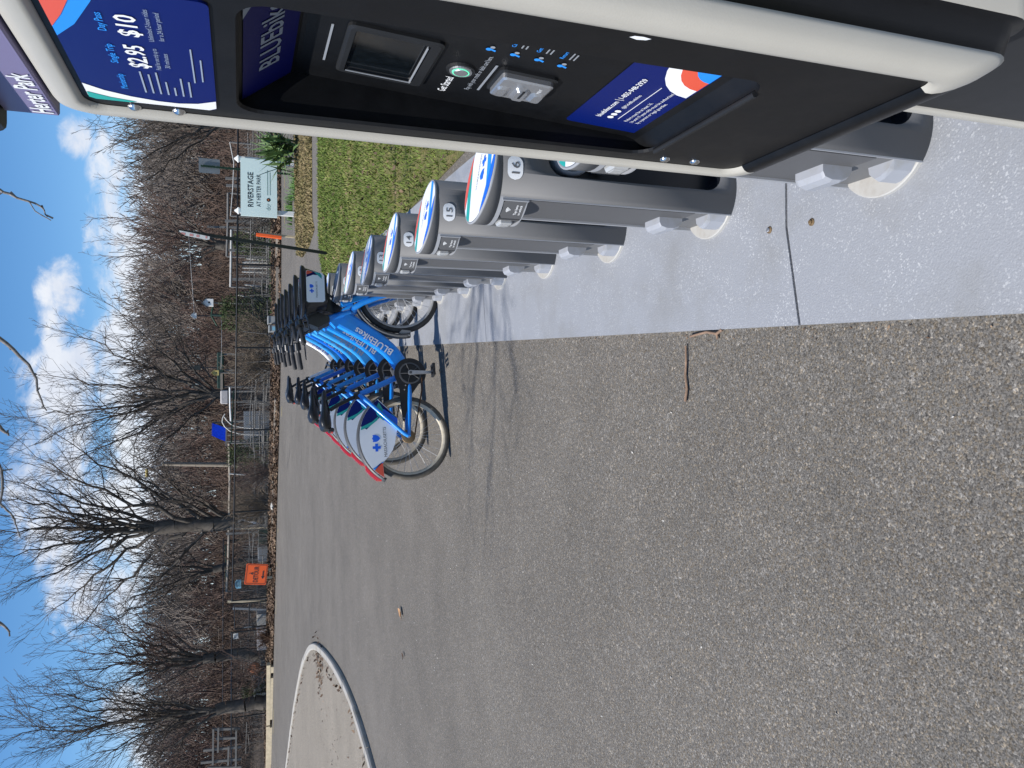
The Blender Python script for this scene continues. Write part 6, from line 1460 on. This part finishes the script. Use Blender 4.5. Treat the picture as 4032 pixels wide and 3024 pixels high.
boxhouse('birdhouse', 'large white birdhouse with a black roof on a tall pole above the bike trays', (826, 1192), 41, .36, .34, .3, 'paint_white', 'slot_black', 'wood_grey', 'birdhouse')
boxhouse('birdhouse', 'small yellow birdhouse above the dark garden table', (853, 1468), 43, .26, .22, .2, 'yellow_paint', 'yellow_paint', 'wood_grey', 'birdhouse')
boxhouse('bird_feeder', 'dark lantern-shaped bird feeder on a thin pole', (781, 1448), 45, .26, .24, .24, 'glass_black', 'slot_black', 'wire_dark', 'bird feeder', hole=False)
boxhouse('bird_feeder', 'white bird feeder high among the trees above the bike trays', (769, 1243), 46, .3, .14, .2, 'paint_white', 'paint_white', 'wire_dark', 'bird feeder', hole=False)
def perch():
    o = P(1000, 1246, 38); o.z = 0.; T = thing('green_perch', 'green post with an angled top arm left of the white birdhouse', 'post', o); t = P(832, 1240, 38) - o
    mb = MB(); mb.tube([V3((0, 0, 0)), t], .06, 8); mb.build('post', ['green_paint'], T)
    mb = MB(); a = P(838, 1208, 38) - o; b = P(832, 1243, 38) - o; c = P(855, 1283, 38) - o; mb.tube([a, b, c], .04, 6); mb.build('arm', ['post_green'], T)
perch()
def white_box():
    Y = 43; a, b = P(868, 1537, Y), P(900, 1590, Y); mb = MB(); w = b.x - a.x; mb.box((0, 0, 0), (abs(a.x - b.x), .6, abs(a.z - b.z)), bev=.05); o = mb.build('covered_box', 'tarp_pale'); o.location = ((a.x + b.x) / 2, Y, (a.z + b.z) / 2); tag(o, 'pale cloth-covered box at the left end of the dark table', 'box')
    mb = MB(); zz = (a.z + b.z) / 2 - abs(a.z - b.z) / 2
    for s in (-1, 1): mb.box((s * abs(w) * .38, 0, -abs(a.z - b.z) / 2 - zz / 2), (.08, .5, zz))
    mb.build('leg', ['wood_grey'], o)
white_box()
def gate_frame():
    Y = 42; o = V3((P(1050, 2060, Y).x, Y, 0)); T = thing('wooden_gate_frame', 'open weathered wooden gate frame with a white diagonal brace', 'gate frame', o)
    def bar(a, b, w, m, nm): mb = MB(); mb.bar(P(*a, Y) - o, P(*b, Y) - o, w, w, up=(0, 1, 0)); mb.build(nm, [m], T)
    bar((942, 2034), (1052, 2030), .16, 'wood_grey', 'upright'); bar((942, 2073), (1055, 2068), .16, 'wood_grey', 'upright'); bar((943, 2030), (943, 2078), .16, 'wood_grey', 'head_beam')
    bar((944, 2044), (1028, 2065), .08, 'paint_white', 'brace'); bar((950, 2078), (1052, 2076), .11, 'wood_new', 'upright'); bar((1048, 2032), (1048, 2066), .14, 'wood_grey', 'sill')
gate_frame()
def utility_pole():
    b = P(900, 1836, 52); t = P(638, 1827, 52); z = gz(b.x, 52); o = V3((b.x, 52, z)); T = thing('utility_pole', 'plain brown utility pole with a street lamp, between the two largest trees', 'utility pole', o)
    mb = MB(); mb.tube([V3((0, 0, 0)), t - o], [.16, .12], 10); mb.build('pole', ['wood_old'], T)
    mb = MB(); l = P(578, 1862, 52) - o; mb.tube([t - o - V3((0, 0, .2)), (t - o).lerp(l, .5) + V3((0, 0, .4)), l], .05, 6); mb.build('lamp_arm', ['galv'], T)
    mb = MB(); mb.box(l, (.55, .3, .16), bev=.05); mb.build('lamp_head', ['yellow_paint'], T)
utility_pole()
def timber_frame():
    Y = 48; o = V3((P(900, 2930, Y).x, Y, 0)); T = thing('timber_trellis', 'tall grey timber trellis frame at the far left', 'trellis', o)
    for (a, b) in [((950, 2988), (790, 3003)), ((950, 2940), (800, 2955)), ((945, 2868), (836, 2872)), ((930, 2905), (850, 2908)), ((950, 3020), (815, 3024))]: mb = MB(); mb.bar(V3((P(*a, Y) - o).to_tuple()) * 1.0, P(*b, Y) - o, .13, .13, up=(0, 1, 0)); mb.build('upright', ['wood_grey'], T)
    for (a, b) in [((840, 2868), (838, 3010)), ((860, 2862), (858, 2960)), ((930, 2868), (928, 3020)), ((900, 2936), (898, 3010))]: mb = MB(); mb.bar(P(*a, Y) - o - V3((0, .08, 0)), P(*b, Y) - o - V3((0, .08, 0)), .10, .10, up=(0, 1, 0)); mb.build('crossbar', ['wood_grey'], T)
timber_frame()
def bins():
    for (x0, y0, x1, y1, Y, lab) in [(1058, 1246, 1100, 1276, 32.0, 'pale grey utility box behind the bike trays, on the right'), (1062, 1282, 1100, 1308, 31.9, 'grey utility box with a teal label, behind the handlebars')]:
        a, b = P(x0, y0, Y), P(x1, y1, Y); mb = MB(); w, h = abs(a.x - b.x), a.z + .0; mb.box((0, 0, h / 2), (w, .45, h), bev=.02); o = mb.build('utility_box', 'bin_grey'); o.location = ((a.x + b.x) / 2, Y, 0); tag(o, lab, 'utility box')
        mb = MB(); mb.box((0, 0, h + .02), (w * 1.08, .5, .05), bev=.015); mb.build('lid', ['bin_grey'], o)
        if y0 > 1280: mb = MB(); mb.flat([(-w * .3, h * .45), (w * .3, h * .45), (w * .3, h * .8), (-w * .3, h * .8)], (0, -.228, 0), FX, FZ); mb.build('label_print', ['sign_blue'], o)
bins()
def misc():
    Y = 45.6; c = P(1000, 2632, Y); o = V3((c.x, Y, 0)); T = thing('orange_tub', 'orange round tub tipped on its side behind the left fence', 'tub', o); z = c.z
    mb = MB(); ax = V3((.35, -.85, .25)).normalized(); u = ax.orthogonal().normalized(); v = ax.cross(u)
    rings = [[V3((0, 0, z)) + ax * l + (u * math.cos(2 * math.pi * i / 20) + v * math.sin(2 * math.pi * i / 20)) * r for i in range(20)] for r, l in ((.20, .25), (.32, -.10), (.35, -.12), (.325, -.08), (.22, .20))]
    mb.loft(rings, cap0=True, cap1=True, smooth=True); mb.build('tub', ['clay_orange'], T); mb = MB(); mb.box((.1, .1, z * .3), (.7, .5, z * .6)); mb.build('stand', ['wood_grey'], T)
    for k, (px, s, lab) in enumerate([((1046, 1985), .22, 'larger pale stone in the leaf bed below the shrub'), ((1062, 1975), .14, 'small pale stone in the leaf bed'), ((1042, 1955), .18, 'pale stone behind the fence by the brown shrub')]):
        p = fline(px[1]); mb = MB(); rng = random.Random(k); lo = []
        for i in range(6): a = math.pi * i / 5; lo.append([(s * math.sin(a) * math.cos(b_) * rng.uniform(.85, 1.1), s * math.sin(a) * math.sin(b_) * rng.uniform(.85, 1.1), s * .7 * (1 - math.cos(a)) * .7) for b_ in [2 * math.pi * j / 8 for j in range(8)]])
        mb.loft(lo, smooth=False); ob = mb.build('stone', 'stone_pale'); ob.location = (p.x, p.y - .5 if k < 2 else p.y + .4, .05); tag(ob, lab, 'stone', 'pale stones by the leaf bed')
    c = P(997, 2002, 40.5); mb = MB(); mb.loft([[(x * s, .04 * t, z * s) for x, z in ((-.14, -.2), (.02, -.24), (.12, 0), (.16, .18), (.0, .2), (-.1, .02))] for s, t in ((.8, -1), (1, 0), (.7, 1))], cap0=True, cap1=True); ob = mb.build('blue_rag', 'cloth_blue'); ob.location = c; tag(ob, 'scrap of blue cloth hanging in the brown shrub', 'cloth')
    # raised beds and boards seen through the mesh
    for (x0, y0, x1, y1, Y, m, lab) in [(1018, 2085, 1052, 2145, 42.2, 'green_paint', 'dark raised bed behind the fence left of the wooden gate frame'), (1016, 2150, 1046, 2210, 42.4, 'galv', 'grey metal raised bed right of the detour sign'), (1012, 2300, 1052, 2345, 43.5, 'slot_black', 'black raised bed behind the gate'), (1012, 2420, 1045, 2460, 43.8, 'stone_pale', 'pale block bed wall behind the gate'), (1012, 2480, 1034, 2560, 44.2, 'tarp_pale', 'pale board bed side left of the gate'), (1000, 2665, 1045, 2760, 46, 'galv', 'grey bed wall behind the far left fence'),
                                         (960, 1620, 1010, 1760, 41.6, 'galv', 'grey wire-sided bed below the blue roof'), (885, 2150, 893, 2330, 52, 'green_paint', 'long green panel behind the timber rail'), (1000, 1150, 1040, 1290, 38.2, 'slot_black', 'dark compost bin below the green vine')]:
        a, b = P(x0, y0, Y), P(x1, y1, Y); zb = gz(a.x, Y) if Y < 50 else b.z; h = a.z - zb; mb = MB(); mb.box((0, 0, h / 2), (abs(a.x - b.x), .8 if Y < 50 else .06, h), bev=.01); ob = mb.build('raised_bed' if Y < 50 else 'green_screen', m); ob.location = ((a.x + b.x) / 2, Y + .4, zb); tag(ob, lab, 'raised bed' if Y < 50 else 'screen')
    pts = [((905, 2080), (1045, 2082), 43, 'tall weathered garden stake left of the wooden gate frame'), ((890, 2102), (915, 2102), 43, 'short grey stake above the dark raised bed'), ((885, 870), (1020, 866), 38, 'grey garden post above the park sign, on the left'), ((887, 702), (960, 700), 37.5, 'grey garden post above the park sign, in the middle'), ((890, 730), (960, 731), 37.5, 'grey garden post just left of the middle one'), ((815, 893), (890, 889), 46, 'thin grey stake high behind the leaning pole'), ((895, 2368), (1015, 2374), 43, 'pale upright board behind the gate'), ((915, 2395), (1010, 2408), 43.4, 'bright metal post glinting behind the gate'), ((900, 985), (1035, 990), 38, 'brown garden post left of the leaning pole'), ((915, 1100), (1040, 1095), 38, 'grey garden post behind the tallest white pole')]
    for (t, b, Y, lab) in pts:
        a, c = P(*b, Y), P(*t, Y); z = gz(a.x, Y); mb = MB(); mb.box((0, 0, (c.z - z) / 2), (.11, .11, c.z - z)); ob = mb.build('garden_stake', 'galv' if 'metal' in lab else ('wood_new' if 'pale' in lab else 'wood_grey')); ob.location = (a.x, Y, z); ob.rotation_euler.y = math.atan2(c.x - a.x, c.z - z); tag(ob, lab, 'stake')
    # overhead wires
    for (a, m_, b, lab) in [((742, 900, 44), (752, 1060, 44), (766, 1245, 46), 'thin wire running to the high white feeder'), ((872, 1260, 42), (873, 1340, 42), (870, 1460, 43), 'thin wire above the dark garden table')]:
        p = [P(*q) for q in (a, m_, b)]; o = p[0].copy(); mb = MB(); mb.tube([q - o for q in p], .012, 4); ob = mb.build('overhead_wire', 'galv'); ob.location = o; tag(ob, lab, 'wire')
misc()

# ------------------------------------------------------------------ the tree overhead: its hanging tips enter the picture, its twigs shade the plates
def overhead():
    def finish(name, label, S, base, cm):
        t = thing(name, label, 'tree', base)
        for nm, cond, n, m in (('trunk', lambda s: s[2] > .045, 8, 'bark'), ('crown', lambda s: s[2] <= .045, 5, cm)):
            me = segmesh(nm, [(s[0] - base, s[1] - base, s[2], s[3]) for s in S if cond(s)], n); me.materials.append(MATS[m]); link(nm, me, t)
    def trunk(S, b, f, r, rng):
        p = b; ra = r
        for i in range(6): q = b.lerp(f, (i + 1) / 6) + Vector((rng.gauss(0, .03), rng.gauss(0, .03), 0)); S.append((p, q, ra, r * (1 - .05 * i), 0)); p, ra = q, r * (1 - .05 * i)
        return p
    # right: leans over the lawn, its drooping tips hang into the picture
    rng = random.Random(78); S = []; p = trunk(S, V3((7.2, -3.0, -.05)), V3((6.9, -2.6, 4.2)), .32, rng)
    for tip, r in [((9, -5, 8), .12), ((5, -6, 8), .12), ((10, 0, 8), .12)]: limb(S, p, V3(tip), r, .02, rng, bow=.2, maxlev=3, kids=.5, sub=.26, n=9)
    bough = [p, V3((4.6, 1.6, 5.9)), V3((2.6, 4.6, 5.8)), V3((1.6, 6.2, 5.3)), V3((.2, 6.6, 5.0)), V3((-1.6, 6.8, 4.7))]; rr = [.13, .10, .075, .055, .04, .02]
    for i in range(5): S.append((bough[i], bough[i + 1], rr[i], rr[i + 1], 0))
    sb = [p, V3((3.4, -.9, 6.0)), V3((.6, .9, 6.7)), V3((-1.6, 2.3, 6.8)), V3((-2.6, 2.9, 6.6))]; rs_ = [.12, .09, .06, .042, .03]
    for i in range(4): S.append((sb[i], sb[i + 1], rs_[i], rs_[i + 1], 0))
    for tip in ((-4.6, 3.1, 6.3), (-4.4, 3.6, 6.1), (-3.9, 3.9, 6.5), (-4.0, 2.7, 6.2), (-3.4, 3.7, 5.7)): limb(S, sb[4] if tip[0] < -3.8 else sb[3], V3(tip), .022, .006, rng, bow=.12, maxlev=3, kids=.5, sub=.36, n=8, start=.15)
    hang = [([(-5, 745), (35, 762), (114, 793), (163, 815), (175, 830), (187, 854)], [(114, 793), (138, 831), (160, 845), (201, 868)], 3, .0085),
            ([(-5, 1330), (55, 1378), (114, 1437), (144, 1492), (164, 1577), (184, 1617)], None, 4, .0125), ([(-5, 1675), (20, 1702), (35, 1716)], None, 4, .016),
            ([(-10, 1815), (10, 1890), (0, 1984), (28, 2010), (55, 2039), (68, 2080), (80, 2118)], [(0, 1984), (-10, 2030)], 5, .0095), ([(-5, 2450), (25, 2472), (40, 2488)], [(25, 2472), (38, 2492)], 5, .013)]
    for main, fork, k, r in hang:
        Y = bough[k].y - .15; pts = [P(*q, Y) for q in main]; st = bough[k]; mid = st.lerp(pts[0], .5) + Vector((0, 0, .15)); pl = [st, mid] + pts
        for i in range(len(pl) - 1):
            t = i / (len(pl) - 1); a = r * 1.6 * (1 - .75 * t); c = r * 1.6 * (1 - .75 * (i + 1) / (len(pl) - 1)); m2 = pl[i].lerp(pl[i + 1], .5) + Vector((rng.gauss(0, .006), rng.gauss(0, .006), rng.gauss(0, .006))); S += [(pl[i], m2, a, (a + c) / 2, 0), (m2, pl[i + 1], (a + c) / 2, c, 0)]
            if i > 1: S.append((m2, m2 + Vector((rng.gauss(0, .025), 0, rng.gauss(0, .025))), .005, .007, 0))
        if fork:
            fp = [P(*q, Y) for q in fork]
            for i in range(len(fp) - 1): S.append((fp[i], fp[i + 1], r * .5, r * .4, 0))
    finish('overhanging_tree', 'near bare tree whose drooping twig tips hang into the top of the view', S, V3((7.2, -3.0, 0)), 'branch_lichen')
overhead()

def clutter():
    S = []; rng = random.Random(91)
    for _ in range(420):
        py = rng.uniform(520, 3000); f = fline(py); x = f.x + rng.gauss(0, .3); y = f.y + rng.uniform(.6, 7); z = gz(x, y); h = rng.uniform(.4, 1.7)
        S.append((V3((x, y, z)), V3((x + rng.gauss(0, .12), y, z + h)), .018, .014))
    for _ in range(230):
        py = rng.uniform(520, 3000); f = fline(py); x = f.x; y = f.y + rng.uniform(.8, 7); z = gz(x, y) + rng.uniform(.1, 1.2); L = rng.uniform(.5, 2.4)
        S.append((V3((x, y, z)), V3((x + L, y - L * .3, z + rng.gauss(0, .05))), .022, .022))
    me = segmesh('garden_sticks', S, 4); me.materials.append(MATS['wood_grey']); tag(link('garden_sticks', me), 'jumble of grey sticks and slats in the garden plots', 'sticks', kind='stuff')
clutter()
